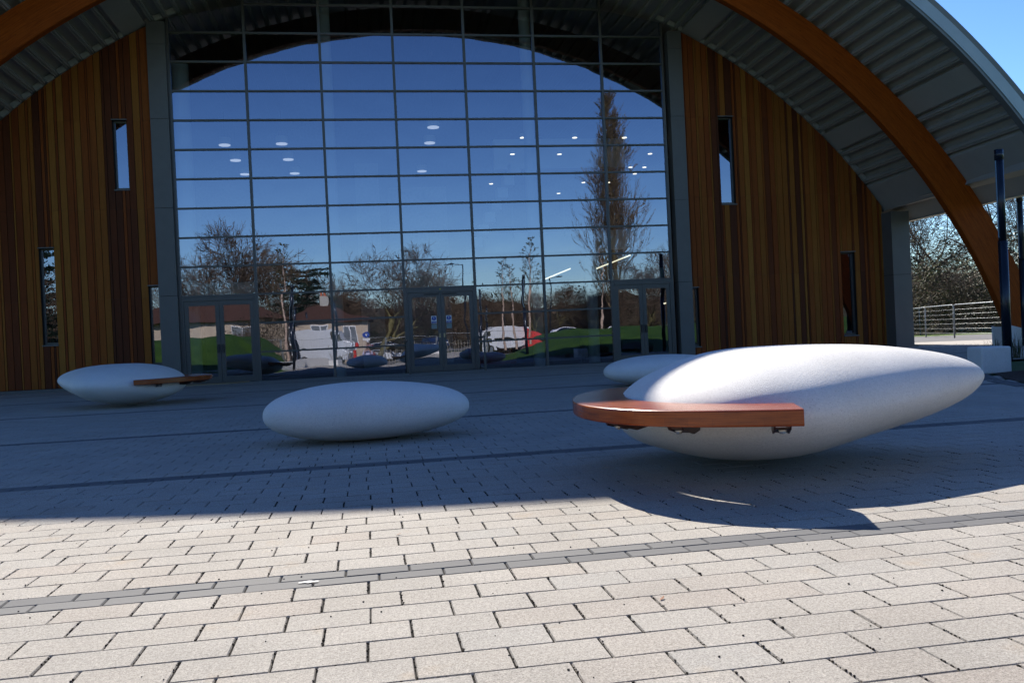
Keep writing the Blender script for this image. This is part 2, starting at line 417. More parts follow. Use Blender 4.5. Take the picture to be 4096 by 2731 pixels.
# ================================================================== BENCH BOULDERS
PK = [0, .12, .3, .5, .7, .88, 1]
def hinterp(x, xs, ys):
    n = len(xs); x = min(max(x, xs[0]), xs[-1]); i = 0
    while i < n-2 and x > xs[i+1]: i += 1
    sl_ = [(ys[min(j+1, n-1)]-ys[max(j-1, 0)])/(xs[min(j+1, n-1)]-xs[max(j-1, 0)]) for j in (i, i+1)]
    h = xs[i+1]-xs[i]; t = (x-xs[i])/h
    return (2*t**3-3*t*t+1)*ys[i]+(t**3-2*t*t+t)*h*sl_[0]+(-2*t**3+3*t*t)*ys[i+1]+(t**3-t*t)*h*sl_[1]
def pebble_mesh(L, W, H, a, b, ZT, du, dl, dw, pl=1., ns=84, nt=72):
    s0 = a/(a+b); mx = s0**a*(1-s0)**b; V = []; F = []
    S = .5-.5*np.cos(np.linspace(0, math.pi, ns+1))
    S = np.clip(S, 1e-5, 1-1e-5)
    for s in S:
        r = s**a*(1-s)**b/mx
        ru = r*(1+hinterp(s, PK, du)); rl = r*(1+hinterp(s, PK, dl)); rw = r*(1+hinterp(s, PK, dw))
        for j in range(nt):
            t = 2*math.pi*j/nt; cn, sn = math.cos(t), math.sin(t)
            z = H/2+H/2*(ru*sn if sn > 0 else -rl*abs(sn)**pl)+ZT*H*(s-s0)*abs(s-s0)
            V.append(((s-s0)*L*(.875 if s < s0 else 1.06), W/2*rw*cn, z))
    for i in range(ns):
        for j in range(nt):
            k_ = (j+1) % nt; F.append((i*nt+j, i*nt+k_, (i+1)*nt+k_, (i+1)*nt+j))
    F.append(tuple(range(nt))); F.append(tuple(reversed(range(ns*nt, (ns+1)*nt))))
    m = MB(); m.add(V, F); return m
BX, BY, BA = 2.485, 5.435, -.253
BEN = dict(L=2.416, W=1.878, H=.814, a=.475, b=.66, ZT=.409, du=[-.16, -.20, -.15, -.117, -.07, -.02, .10], dl=[-.14, -.17, -.10, -.107, -.22, -.12, .08], dw=[.0, .11, .18, .14, -.04, -.12, .08], pl=1.162)
def toloc(x, y):
    dx, dy = x-BX, y-BY; return (math.cos(BA)*dx+math.sin(BA)*dy, -math.sin(BA)*dx+math.cos(BA)*dy)
outer_w = [(2.086, 3.945), (1.855, 4.060), (1.61, 4.205), (1.43, 4.385), (1.305, 4.62), (1.238, 4.90), (1.238, 5.18), (1.29, 5.48), (1.385, 5.78), (1.545, 6.07), (1.745, 6.27), (1.96, 6.36)]
inner_w = [(2.205, 4.285), (2.02, 4.405), (1.83, 4.565), (1.70, 4.76), (1.632, 4.95), (1.60, 5.15), (1.62, 5.35), (1.66, 5.52), (1.75, 5.72), (1.88, 5.9), (2.03, 6.02)]
def resample(pts, n):
    P = [Vector((p[0], p[1], 0)) for p in pts]; m = len(P); out = []
    for i in range(n+1):
        t = i/n*(m-1); k_ = min(int(t), m-2); u = t-k_
        p0, p1, p2, p3 = P[max(k_-1, 0)], P[k_], P[k_+1], P[min(k_+2, m-1)]
        out.append(.5*((2*p1)+(-p0+p2)*u+(2*p0-5*p1+4*p2-p3)*u*u+(-p0+3*p1-3*p2+p3)*u**3))
    return [(p.x, p.y) for p in out]
def seat_mesh():
    n = 72; O = [toloc(*p) for p in resample(outer_w, n)]; I = [toloc(*p) for p in resample(inner_w, n)]
    zt, zb, r = .483, .397, .010
    m = MB(); V = []; prof = []
    dist = [0]
    for i in range(n): dist.append(dist[-1]+math.dist(O[i], O[i+1]))
    for i in range(n+1):
        o, q = Vector(O[i]), Vector(I[i]); d = (q-o); Lw = d.length; d.normalize()
        pr = [(0, zb+r), (0, zt-r), (r*.3, zt-r*.3), (r, zt), (Lw-r, zt), (Lw, zt-r), (Lw, zb), (r, zb), (r*.3, zb+r*.3)]
        for (a, z) in pr: V.append((o.x+d.x*a, o.y+d.y*a, z))
    k_ = 9; F = []; U = []
    vv = [0, .075, .08, .085, .38, .39, .47, .75, .76, .77]
    for i in range(n):
        for j in range(k_):
            l = (j+1) % k_; F.append((i*k_+j, (i+1)*k_+j, (i+1)*k_+l, i*k_+l))
            U.append([(dist[i], vv[j]), (dist[i+1], vv[j]), (dist[i+1], vv[j+1]), (dist[i], vv[j+1])])
    F.append(tuple(range(k_))); U.append([(.02*j, .03*j) for j in range(k_)])
    F.append(tuple(reversed(range(n*k_, (n+1)*k_)))); U.append([(.02*j, .03*j) for j in range(k_)])
    m.add(V, F, uv=U); return m, O, I
def bracket(mb, p, q):
    # angled steel channel below the timber, running from near the outer edge inwards and down
    p, q = Vector((p[0], p[1], 0)), Vector((q[0], q[1], 0)); d = (q-p).normalized(); s = Vector((-d.y, d.x, 0))
    for off in (-.038, .038):
        a = p+d*.055+s*off; 
        pts = [(a, .395), (a+d*.02, .374), (a+d*.18, .335), (a+d*.28, .345), (a+d*.28, .395)]
        th = s*.005; v = [(u+th*k_)+Vector((0, 0, z)) for k_ in (-1, 1) for (u, z) in pts]
        mb.add(v, [(0, 1, 2, 3, 4), (9, 8, 7, 6, 5), (0, 5, 6, 1), (1, 6, 7, 2), (2, 7, 8, 3), (3, 8, 9, 4), (4, 9, 5, 0)])
    a = p+d*.06; v = []
    for (u, z) in ((a+d*.02, .378), (a+d*.17, .342)):
        for o in (-.038, .038): v.append((u+s*o+Vector((0, 0, z))))
    mb.add(v+[x+Vector((0, 0, .008)) for x in v], [(0, 1, 3, 2), (4, 6, 7, 5), (0, 4, 5, 1), (1, 5, 7, 3), (3, 7, 6, 2), (2, 6, 4, 0)])
def make_bench():
    t = thing('boulder_bench', 'large pale boulder bench half in sun with a curved reddish timber seat, nearest of all', 'bench', (BX, BY, 0), BA, 'boulder benches with a wraparound timber seat')
    m = pebble_mesh(**BEN); m.build('boulder', STONE, t, True)
    m, O, I = seat_mesh(); m.build('timber_seat', SEATW, t)
    n = len(O)-1
    for f in (.055, .225, .40, .62, .85):
        i = int(f*n); mb = MB(); bracket(mb, O[i], I[i]); br = mb.build('bracket', RUSTM, t)
        p, q = Vector((*O[i], 0)), Vector((*I[i], 0)); d = (q-p).normalized()
        c = p+d*.115; b2 = MB(); b2.tube([(c.x, c.y, .366), (c.x-d.x*.004, c.y-d.y*.004, .350)], .016, 6); b2.tube([(c.x, c.y, .370), (c.x, c.y, .363)], .022, 12)
        b2.build('bolt', BOLT, br)
    return t
bench = make_bench()
b2 = dup(bench, (-4.238, 16.434, 0), 2.674, 'small-looking pale boulder bench with timber seat beside the left entrance doors, wholly in shade')
# lifting socket on the far bench
mb = MB()
mb.tube([(.0, 0, 0), (0, -.006, 0)], .03, 14)
o = mb.build('lifting_socket', simple('socket_plug', (.10, .10, .10), .6), b2); o.location = (.70, .56, .36); o.rotation_euler = (0, 0, R_(160))
def plain(name, label, L, W, H, loc, rz, tilt=.0):
    m = pebble_mesh(L, W, H, .44, .44, tilt, [0]*7, [0]*7, [0]*7, .8); o = m.build(name, STONE, None, True)
    o.location = loc; o.rotation_euler = (0, 0, rz)
    return tag(o, label, 'boulder', 'plain pebble boulders without seats')
plain('pebble_boulder', 'plain oval pale boulder without a seat in the middle of the shaded plaza', 2.0, 1.12, .55, (-.125, 8.36, 0), R_(-1))
plain('pebble_boulder', 'plain pale boulder mostly hidden behind the nearest bench', 2.12, 1.12, .50, (4.75, 13.8, 0), R_(-6))

# concrete cube seats
def cube_seat(label, loc, rz, s=(.86, .86, .40)):
    m = MB(); m.box(-s[0]/2, s[0]/2, -s[1]/2, s[1]/2, -.02, s[2]); o = m.build('concrete_cube_seat', STONE, None, False, .025)
    o.location = loc; o.rotation_euler = (0, 0, rz)
    return tag(o, label, 'seat block', 'concrete cube seats')
cube_seat('square pale concrete block seat at the planting edge right of the nearest bench', (9.61, 12.2, 0), R_(-10.5), (.46, .46, .40))
cube_seat('pale concrete block seat reflected low in the glass left of the centre doors', (-2.1, -3.9, 0), R_(20))
cube_seat('pale concrete block seat reflected in the centre doors', (4.4, -6.6, 0), R_(-15))
# curved low retaining wall, left lawn
mb = MB(); V = []; F = []
n = 16
for i in range(n+1):
    t = i/n; x = -5.6+3.0*t; y = 3.2-5.5*t+1.4*math.sin(t*math.pi)*0-1.2*t*(1-t)
    for (dx, z) in ((-.16, -.05), (-.16, .52), (.16, .52), (.16, -.05)): V.append((x+dx, y, z))
for i in range(n):
    for j in range(4): F.append((i*4+j, i*4+(j+1) % 4, (i+1)*4+(j+1) % 4, (i+1)*4+j))
F += [(0, 3, 2, 1), (n*4, n*4+1, n*4+2, n*4+3)]
mb.add(V, F); o = mb.build('retaining_wall', STONE); tag(o, 'low curved pale concrete retaining wall at the lawn edge, seen in the glass', 'wall')

# ================================================================== THE BUILDING
bld = thing('arched_hall', 'big arched public hall with timber cladding, glass front and ribbed barrel roof', 'building', (RC, D, 0))
def bp(name, mb, mat, **kw):           # part of the building, mesh in world coordinates
    o = mb.build(name, mat, bld, **kw); o.location = (-RC, -D, 0); return o
def sub(name, mb, mat, parent, **kw):
    return mb.build(name, mat, parent, **kw)

# --- cladding
WIN = {'L': [(-6.69, -6.32, 5.50, 7.42), (-8.74, -8.36, 1.29, 3.93), (-5.95, -5.60, .60, 2.80), (-10.3, -9.92, .62, 2.7)],
       'R': [(11.03, 11.50, 4.72, 7.42), (14.94, 15.42, .46, 3.10), (9.93, 10.13, -.0, 2.14)]}
WIN['R'][2] = (9.70, 10.13, .35, 2.16)
def cladding(side, xa, xb):
    mb = MB(); rnd = random.Random(11 if side == 'L' else 12)
    cuts = sorted({xa, xb, *[v for w_ in WIN[side] for v in w_[:2] if xa < v < xb]})
    joints = [2.48, 4.95, 7.4]
    seq = [(.162, .55), (.162, .45), (.055, .82), (.162, .25), (.162, .5), (.04, .9), (.162, .15), (.162, .78), (.055, .3), (.162, .85), (.162, .1), (.075, .5), (.04, .2), (.162, .62), (.162, .82), (.055, .42)]
    q = rnd.randrange(16)
    for a, b in zip(cuts[:-1], cuts[1:]):
        x = a; bl = []
        while x < b-1e-6:
            wd, t = seq[q % len(seq)]; q += 1
            if rnd.random() < .25: t = rnd.random()
            wd += .014
            if b-x-wd < .06: wd = b-x
            bl.append((x, x+wd, t)); x += wd
        for (p0, p1, t) in bl:
            u0, u1 = p0+.008, p1-.008
            if u1-u0 < .012: continue
            zs = [.10]; tops = (arcz(u0)-.03, arcz(u1)-.03)
            segs = [(.10, None)]
            for w_ in WIN[side]:
                if w_[0]-1e-4 <= p0 and p1 <= w_[1]+1e-4:
                    segs = [(.10, w_[2])] if w_[2] > .2 else []; segs.append((w_[3], None))
            dep = rnd.choice([0, 0, .004, .008])
            for (z0, z1) in segs:
                js = [j for j in joints if j > z0+.2 and (z1 is None or j < z1-.2) and j < min(tops)-.3]
                lo = z0
                for j in js+[None]:
                    tt = min(1, max(0, t+rnd.uniform(-.06, .06)))
                    ya, yb = D-.03-dep, D
                    if j is not None or z1 is not None:
                        hi = j-.002 if j is not None else z1
                        mb.box(u0, u1, ya, yb, lo, hi, tt)
                    else:
                        v = [(u0, ya, lo), (u1, ya, lo), (u1, ya, tops[1]), (u0, ya, tops[0]), (u0, yb, lo), (u1, yb, lo), (u1, yb, tops[1]), (u0, yb, tops[0])]
                        mb.add(v, [(0, 1, 2, 3), (5, 4, 7, 6), (1, 5, 6, 2), (4, 0, 3, 7), (3, 2, 6, 7), (0, 4, 5, 1)], tt)
                    lo = (j or 0)+.002
    o = bp('timber_cladding', mb, CLAD)
    # backing wall with window openings
    bk = MB(); xs = sorted({xa, xb, *[v for w_ in WIN[side] for v in w_[:2] if xa < v < xb], *[xa+(xb-xa)*i/10 for i in range(11)]})
    for a, b in zip(xs[:-1], xs[1:]):
        segs = [(-.05, None)]
        for w_ in WIN[side]:
            if w_[0]-1e-4 <= a and b <= w_[1]+1e-4: segs = [(-.05, w_[2]), (w_[3], None)]
        for z0, z1 in segs:
            t0, t1 = (z1, z1) if z1 is not None else (arcz(a)-.01, arcz(b)-.01)
            v = [(a, D+.003, z0), (b, D+.003, z0), (b, D+.003, t1), (a, D+.003, t0), (a, D+.25, z0), (b, D+.25, z0), (b, D+.25, t1), (a, D+.25, t0)]
            bk.add(v, [(0, 1, 2, 3), (5, 4, 7, 6), (1, 5, 6, 2), (4, 0, 3, 7), (3, 2, 6, 7), (0, 4, 5, 1)])
    bp('wall', bk, BLACK)
    fl = MB(); fl.box(xa-.0, xb, D-.06, D-.0, -.02, .085); bp('base_flashing', fl, GREYM)
    for (a, b, z0, z1) in WIN[side]:
        a2, b2_ = max(a, xa), min(b, xb)
        f = MB(); t = .035
        f.box(a2, a2+t, D+.10, D+.2, z0, z1); f.box(b2_-t, b2_, D+.10, D+.2, z0, z1)
        f.box(a2+t, b2_-t, D+.10, D+.2, z0, z0+t+.03); f.box(a2+t, b2_-t, D+.10, D+.2, z1-t, z1)
        fo = bp('slot_window', f, FRAME)
        h = MB(); h.box(a2-.02, b2_+.02, D-.07, D-.035, z1, z1+.03); sub('lintel_trim', h, GREYM, fo); h = MB(); h.box(a2-.02, b2_+.02, D-.08, D-.035, z0-.035, z0); sub('sill', h, GREYM, fo)
        p = MB(); p.add([(a2+t, D+.15, z0+.06), (b2_-t, D+.15, z0+.06), (b2_-t, D+.15, z1-t), (a2+t, D+.15, z1-t)], [(0, 1, 2, 3)]); sub('window_pane', p, GLASSW, fo)
cladding('L', -12.35, -5.66)
cladding('R', 9.90, 16.43)

# --- piers
def pier(x0, x1, ztop, y0, y1, joints, name='pier'):
    mb = MB(); zs = [-.02]+joints+[ztop]
    for i, (a, b) in enumerate(zip(zs[:-1], zs[1:])): mb.box(x0, x1, y0, y1, a+(.006 if i else 0), b-.006)
    mb.box(x0+.01, x1-.01, y0+.012, y1-.012, -.02, ztop-.02, mi=1)
    return bp(name, mb, [GREYM, BLACK])
pier(-5.66, -5.17, arcz(-5.4)-.05, D-.14, D+.2, [2.5, 4.95, 7.43, 9.5], 'jamb_pier')
pier(9.46, 9.90, arcz(9.9)-.05, D-.14, D+.2, [2.35, 4.87, 7.42, 9.5], 'jamb_pier')
pier(16.40, 17.02, 4.30, 24.9, D+.3, [2.3], 'corner_pier')
mb = MB(); mb.box(16.36, 17.12, 24.85, D+.34, -.02, .07); bp('base_flashing', mb, GREYM)
pier(-12.72, -12.12, 4.35, 24.9, D+.3, [2.3], 'corner_pier')
# side walls running back
for xx in ((16.45, 16.9), (-12.6, -12.2)): mb = MB(); mb.box(*xx, D+.31, 46, -.02, 4.3); bp('side_wall', mb, GREYM)

# --- roof
def prof_soffit():
    out = []; P = 1.24
    th = -55.0; pan = [k_*18.3 for k_ in (-2.5, -1.5, -.5, .5, 1.5, 2.5)]
    segs = []
    edges = [-55.0]
    for p in pan: edges += [p-1.12, p+1.12]
    edges = [-55.0, -51.9]+edges[1:]+[51.9, 55.0]
    pts = []
    for i in range(0, len(edges)-1):
        a, b = edges[i], edges[i+1]
        if i in (0, len(edges)-2): pts += [(a, 17.97, 1), ((a+b)/2, 17.97, 1), (b, 17.97, 1)]
        elif i % 2 == 0:      # flat panel
            pts += [(a, 18.09, 0), (a, 17.98, 1)]
            for s_ in range(1, 4): pts.append((a+(b-a)*s_/4, 17.98, 1))
            pts += [(b, 17.98, 1), (b, 18.09, 0)]
        else:
            n = max(1, int(round((b-a)/P))); q = (b-a)/n
            for r in range(n):
                c = a+q*(r+.5)
                pts += [(c-.24, 18.10, 0), (c-.19, 17.97, 0), (c-.06, 17.96, 0), (c-.03, 17.985, 0), (c+.03, 17.985, 0), (c+.06, 17.96, 0), (c+.19, 17.97, 0), (c+.24, 18.10, 0)]
    return pts
SOF = prof_soffit()
def cyl(th, r): a = R_(th); return (RC+r*math.sin(a), RZ+r*math.cos(a))
mb = MB()
FL = .35                                   # the canopy flares slightly towards its front edge
V = []
for (th, r, m_) in SOF:
    for (y, rr_) in ((YF+.2, r), (D, r-FL), (46, r-FL)):
        x, z = cyl(th, rr_); V.append((x, y, z))
for i in range(len(SOF)-1):
    for q in (0, 1):
        mb.add([V[3*i+q], V[3*i+q+1], V[3*i+q+4], V[3*i+q+3]], [(0, 1, 2, 3)], mi=1 if (SOF[i][2] and SOF[i+1][2]) else 0)
bp('soffit_deck', mb, [DECK, PANEL])
# outer skin + fascia as one swept profile each
def sweep(prof, th0, th1, n=110):
    m = MB(); V = []; k_ = len(prof)
    for i in range(n+1):
        th = th0+(th1-th0)*i/n
        for (r, y) in prof: x, z = cyl(th, r); V.append((x, y, z))
    F = []
    for i in range(n):
        for j in range(k_):
            l = (j+1) % k_; F.append((i*k_+j, i*k_+l, (i+1)*k_+l, (i+1)*k_+j))
    F += [tuple(range(k_)), tuple(reversed(range(n*k_, (n+1)*k_)))]
    m.add(V, F); return m
bp('roof_skin', sweep([(18.11, YF+.21), (18.45, YF+.21), (18.45, 46), (18.11, 46)], -56.4, 56.4), GREYM)
bp('fascia', sweep([(18.01, YF), (18.30, YF), (18.335, YF+.05), (18.335, YF+.19), (18.01, YF+.19)], -56.6, 56.6), FASC)
bp('fascia_trim', sweep([(17.94, YF+.02), (18.0, YF+.02), (18.0, YF+.22), (17.94, YF+.22)], -56.4, 56.4), FASCD)
bp('roof_edge', sweep([(18.35, YF+.06), (18.45, YF+.04), (18.48, YF+.06), (18.48, YF+.205), (18.35, YF+.205)], -56.8, 56.8), FASCD)
for s_ in (1, -1):        # eaves boxes
    def ex(x): return RC+s_*(x-RC)
    m = MB()
    m.prism([(ex(16.58), 4.54), (ex(16.90), 4.46), (ex(17.33), 4.05), (ex(17.60), 4.05), (ex(17.95), 4.35), (ex(17.50), 5.2), (ex(16.95), 5.2)], YF+.03, 46)
    bp('eaves_box', m, PANEL)
    m = MB(); m.box(min(ex(17.32), ex(17.56)), max(ex(17.32), ex(17.56)), YF+.04, 46, 4.03, 4.045); bp('eaves_strip', m, simple('pale_strip', (.55, .50, .40), .5))
# closures between deck and wall
CLOS = simple('closure_foam', (.30, .30, .27), .7)
i = 0
for (a, ra, _), (b, rb, _) in zip(SOF[:-1], SOF[1:]):
    if ra > 18.08 and rb > 18.08:
        if abs((a+b)/2) < 23.2: continue
        p = [cyl(a, 17.58), cyl(b, 17.58), cyl(b, 17.73), cyl(a, 17.73)]; mb = MB(); mb.prism(p, D-.10, D+.02); bp('closure_block', mb, CLOS)
# --- glulam arch
def glulam(y0, y1, th0, th1, n=150):
    gx, gz, r0, r1 = 2.15, -5.28, 16.64, 17.60
    m = MB(); ch = .012
    prof = [(r0, y0+ch), (r0+ch, y0), (r1, y0), (r1, y1), (r0+ch, y1), (r0, y1-ch)]
    k_ = len(prof); V = []; F = []; U = []
    cum = [0, .03, 1.25, 1.5, 2.7, 2.75, 2.95]
    for i in range(n+1):
        a = R_(th0+(th1-th0)*i/n); ro = min(17.62, 17.80-.436*math.cos(a))
        for (r, y) in prof: r = ro if r == r1 else r; V.append((gx+r*math.sin(a), y, gz+r*math.cos(a)))
    for i in range(n):
        u0, u1 = [R_((th1-th0)*q/n)*16.9 for q in (i, i+1)]
        for j in range(k_):
            l = (j+1) % k_; F.append((i*k_+j, i*k_+l, (i+1)*k_+l, (i+1)*k_+j))
            U.append([(u0, cum[j]), (u0, cum[j+1]), (u1, cum[j+1]), (u1, cum[j])])
    m.add(V, F, uv=U)
    for e in (0, n): m.add(V[e*k_:(e+1)*k_], [tuple(range(k_))], uv=[[(0, 0)]*k_])
    return m
bp('glulam_arch', glulam(21.68, 21.90, -71.2, 71.2), GLULAM)
m = MB()
for s_ in (1, -1):
    def ex(x): return 2.15+s_*(x-2.15)
    pr = [(ex(17.62), .55), (ex(17.62), -.05), (ex(19.1), -.05), (ex(19.1), .3), (ex(18.55), .3)]
    m = MB(); m.prism(pr, 21.4, 22.18); bp('arch_foundation', m, STONE, bevel=.02)

# --- curtain wall
cw = thing('curtain_wall', None, None, (0, 0, 0)); del_ = cw
cw.parent = bld; cw.location = (-RC, -D, 0)
def cwp(name, mb, mat, **kw):
    o = mb.build(name, mat, cw, **kw); return o
XL, XR = X0+.02, X0+7*MW-.16
mx = [XL]+[X0+i*MW for i in range(1, 7)]+[XR]
for i, x in enumerate(mx):
    m = MB(); w_ = .036; zt = arcz(x, 17.6)-.02
    m.box(x-w_, x+w_, D-.01, D+.13, -.05, zt); cwp('mullion', m, FRAME)
levels = [i*DZ for i in range(1, 15)]
doors = {0: (0, 'L'), 3: (3, 'C'), 6: (6, 'R')}
for li, z in enumerate([-.02]+levels):
    run = None
    for c in range(8):
        ok = c < 7 and not (c in doors and li in (0, 1, 2)) and z < min(arcz(mx[c]+.036), arcz(mx[c+1]-.036))-.08
        if ok and run is None: run = c
        if not ok and run is not None:
            m = MB(); m.box(mx[run]+.036, mx[c]-.036, D+.002, D+.12, z-.024, z+.024); cwp('transom', m, FRAME); run = None
prn = random.Random(4)
for c in range(7):
    for r in range(15):
        z0 = -.02 if r == 0 else levels[r-1]; z1 = levels[r] if r < 14 else 99
        if c in doors and r < 3: continue
        a, b = mx[c]+.036, mx[c+1]-.036
        if z0 > min(arcz(a), arcz(b))-.08: continue
        za, zb = min(z1-.024, arcz(a)-.02), min(z1-.024, arcz(b)-.02)
        tx, tz = prn.gauss(0, .0007), prn.gauss(0, .0007)
        if r == 0: tz = .0058+tz*.3
        y = D+.05; hx, hz = (b-a)/2, (za-z0)/2
        m = MB(); m.add([(a, y-hx*tx-hz*tz, z0+.024), (b, y+hx*tx-hz*tz, z0+.024), (b, y+hx*tx+hz*tz, zb), (a, y-hx*tx+hz*tz, za)], [(0, 1, 2, 3)])
        cwp('glass_pane', m, GLASS)
# --- doors
BLUE = simple('sign_blue', (.01, .05, .32), .4, 0, .03); SWH = simple('sign_white', (.75, .75, .75), .4, 0, .02)
YEL = simple('yellow_sticker', (.8, .62, .02), .5, 0, .02); BLK = simple('black_plastic', (.01, .01, .011), .4)
HAN = simple('bronze_handle', (.35, .28, .16), .35, .6)
for c, kind in ((0, 'L'), (3, 'C'), (6, 'R')):
    a, b = mx[c]+.036, mx[c+1]-.036; H = 3*DZ-.03
    m = MB(); m.box(a, a+.05, D-.0, D+.12, -.02, H); m.box(b-.05, b, D-.0, D+.12, -.02, H); m.box(a+.05, b-.05, D-.012, D+.12, H-.11, H)
    m.box(a+.05, b-.05, D+.01, D+.11, -.02, .0)
    df = bp('double_door', m, FRAME)
    mid = (a+b)/2; hd = H-.115
    for s_, (p0, p1) in enumerate(((a+.055, mid-.004), (mid+.004, b-.055))):
        m = MB(); st = .11; y0, y1 = D+.02, D+.075
        m.box(p0, p0+st, y0, y1, .012, hd); m.box(p1-st, p1, y0, y1, .012, hd)
        m.box(p0+st, p1-st, y0, y1, .012, .19); m.box(p0+st, p1-st, y0, y1, hd-.13, hd)
        sub('door_leaf', m, FRAME, df)
        g = MB(); tz = prn.gauss(0, .0004); g.add([(p0+st, D+.045-tz, .19), (p1-st, D+.045-tz, .19), (p1-st, D+.045+tz, hd-.13), (p0+st, D+.045+tz, hd-.13)], [(0, 1, 2, 3)])
        sub('door_glass', g, GLASS, df)
        hx = mid-.065 if s_ == 0 else mid+.065
        h = MB()
        if kind != 'C':
            h.box(hx-.03, hx+.03, D-.03, D+.018, .86, 1.10); sub('door_handle', h, BLK, df)
        else:
            h.box(hx-.022, hx+.022, D-.0, D+.018, 1.0, 1.12); sub('finger_plate', h, HAN, df)
            s0 = hx-.235 if s_ == 0 else hx+.075
            q = MB(); q.box(s0, s0+.16, D+.026, D+.032, 1.42, 1.64); so_ = sub('door_notice', q, SWH, df)
            q = MB(); q.tube([(s0+.08, D+.024, 1.565), (s0+.08, D+.0255, 1.565)], .064, 20); q.box(s0+.008, s0+.152, D+.023, D+.0255, 1.428, 1.478)
            o = q.build('notice_blue', BLUE, df)
            q = MB(); q.add([(s0+.070, D+.021, 1.612), (s0+.074, D+.021, 1.548), (s0+.086, D+.021, 1.548), (s0+.090, D+.021, 1.612)], [(0, 1, 2, 3)])
            q.tube([(s0+.08, D+.0212, 1.527), (s0+.08, D+.0222, 1.527)], .009, 10); q.box(s0+.03, s0+.13, D+.0205, D+.0215, 1.449, 1.457)
            q.build('notice_mark', SWH, df)
            q = MB(); q.box(s0, s0+.16, D+.028, D+.034, 1.26, 1.40); q.build('door_notice', simple('faded_notice', (.22, .27, .26), .5), df)
            q = MB(); q.box((mid-.48 if s_ == 0 else mid+.05), (mid-.05 if s_ == 0 else mid+.48), D-.012, D+.018, hd-.065, hd-.03, ); sub('door_sensor', q, BLK, df)
    if kind == 'C':
        q = MB(); q.box(mid-.016, mid+.016, D-.018, D-.013, H-.04, H-.01); sub('sticker', q, YEL, df)
        for s_ in (a-.03, b+.10):
            m = MB(); m.box(s_-.03, s_+.03, D-1.0, D-.94, -.01, .98); m.box(s_-.03, s_+.03, D-.94, D-.1, .93, .98); m.box(s_-.02, s_+.02, D-.94, D-.1, .05, .09); bp('door_guard', m, FRAME)
# mat in front of left doors
m = MB(); m.prism([(-5.05, 24.5), (-3.75, 24.5), (-3.35, 25.2), (-3.35, D-.07), (-5.05, D-.07)], .003, .028, 'z')
tag(m.build('entrance_ramp', simple('plywood', (.30, .22, .13), .7, 0, .15, 6, .1)), 'thin tan board ramp on the ground in front of the left doors', 'ramp')

# --- interior
m = MB(); m.box(-12.1, 16.4, D+.26, 45.9, -.12, -.03); i_ = bp('interior_floor', m, INFLR)
m = MB(); m.box(-12.1, 16.4, 42.0, 42.2, -.03, 12.2); bp('interior_wall', m, simple('inner_wall', (.16, .17, .18), .8))
for xx in ((-12.1, -7.4), (11.2, 16.4)): m = MB(); m.box(*xx, D+1.2, 41.9, -.02, 7.2); bp('interior_wall', m, INDARK)
m = MB(); m.box(4.9, 9.9, 31.5, 31.8, 7.1, 8.2); m.box(4.2, 9.9, 30.2, 30.5, 3.9, 4.6); m.box(4.2, 9.9, 30.5, 41.9, 4.2, 4.5); bp('balcony', m, WHITE)
m = MB()
for x in [4.3+.93*i for i in range(7)]: m.tube([(x, 30.1, 4.4), (x, 30.1, 5.75)], .022, 6)
m.tube([(4.2, 30.1, 5.76), (9.9, 30.1, 5.76)], .025, 6); bp('balcony_rail', m, GALV)
for (x, y, zt, r) in ((-.86, 26.15, 11.3, .19), (5.17, 26.1, 11.2, .17), (7.05, 26.6, 3.9, .18), (-5.0, 26.2, 9.2, .26)):
    m = MB(); m.tube([(x, y, -.03), (x, y, zt)], r, 20); bp('column', m, WHITE, smooth=False)
m = MB(); m.box(1.1, 3.5, 36.0, 37.2, -.03, 7.3); m.box(-.2, .7, 34, 35, -.03, 7.9)
bp('climbing_wall', m, simple('climbing_panel', (.42, .42, .44), .7))
m = MB()
for (a, b) in ((mx[0]+.1, mx[1]-.04), (mx[3]+.04, mx[4]-.04), (mx[6]+.04, mx[7]-.1)): m.box(a, b, D+.5, D+.56, 2.52, 2.86)
bp('lobby_downstand', m, simple('frosted_panel', (.50, .60, .56), .5))
m = MB()
for i in range(9):      # stair soffit and flight behind the glass
    z = 3.2+i*.42; m.box(3.2+i*.24, 3.55+i*.24, 29.4, 30.0, z, z+.34)
bp('stair', m, WHITE)
LAMP = emis('warm_ceiling_lamp', (1, .86, .66), 2.0); LAMPW = emis('pale_pendant_glow', (.9, .9, 1.), .55); STRIP = emis('strip_light_glow', (1, .88, .66), 1.3)
def P3(x, y, Y):   # point on the camera ray of a pixel of the 2352 px wide picture, at depth Y (used once to find real positions)
    d = (x*4096/2352-2048)/FPX*rt-(y*4096/2352-1365.5)/FPX*up+fw; t = Y/d.y; return (t*d.x, Y, .9+t*d.z)
pend = [(516, 333, 33), (541, 368, 35.6), (563, 400, 38.6), (647, 330, 33), (662, 366, 35.6), (677, 398, 38.6), (995, 292, 30.6), (987, 328, 33), (969, 393, 38.6)]
first = None
for (x, y, Y) in pend:
    p = P3(x, y, Y)
    if first is None:
        t = thing('pendant_light', 'round white pendant lamp glowing inside, top left of the left cluster', 'lamp', p, 0, 'round pendant lamps seen through the glass')
        m = MB(); m.tube([(0, 0, 0), (0, 0, .25)], .22, 20); m.build('lamp_shade', WHITE, t)
        m = MB(); m.tube([(0, 0, -.01), (0, 0, -.03)], .205, 20); m.build('diffuser', LAMPW, t)
        m = MB(); m.tube([(0, 0, .25), (0, 0, 1.2)], .006, 5); m.build('cable', BLK, t); first = t
    else: dup(first, p)
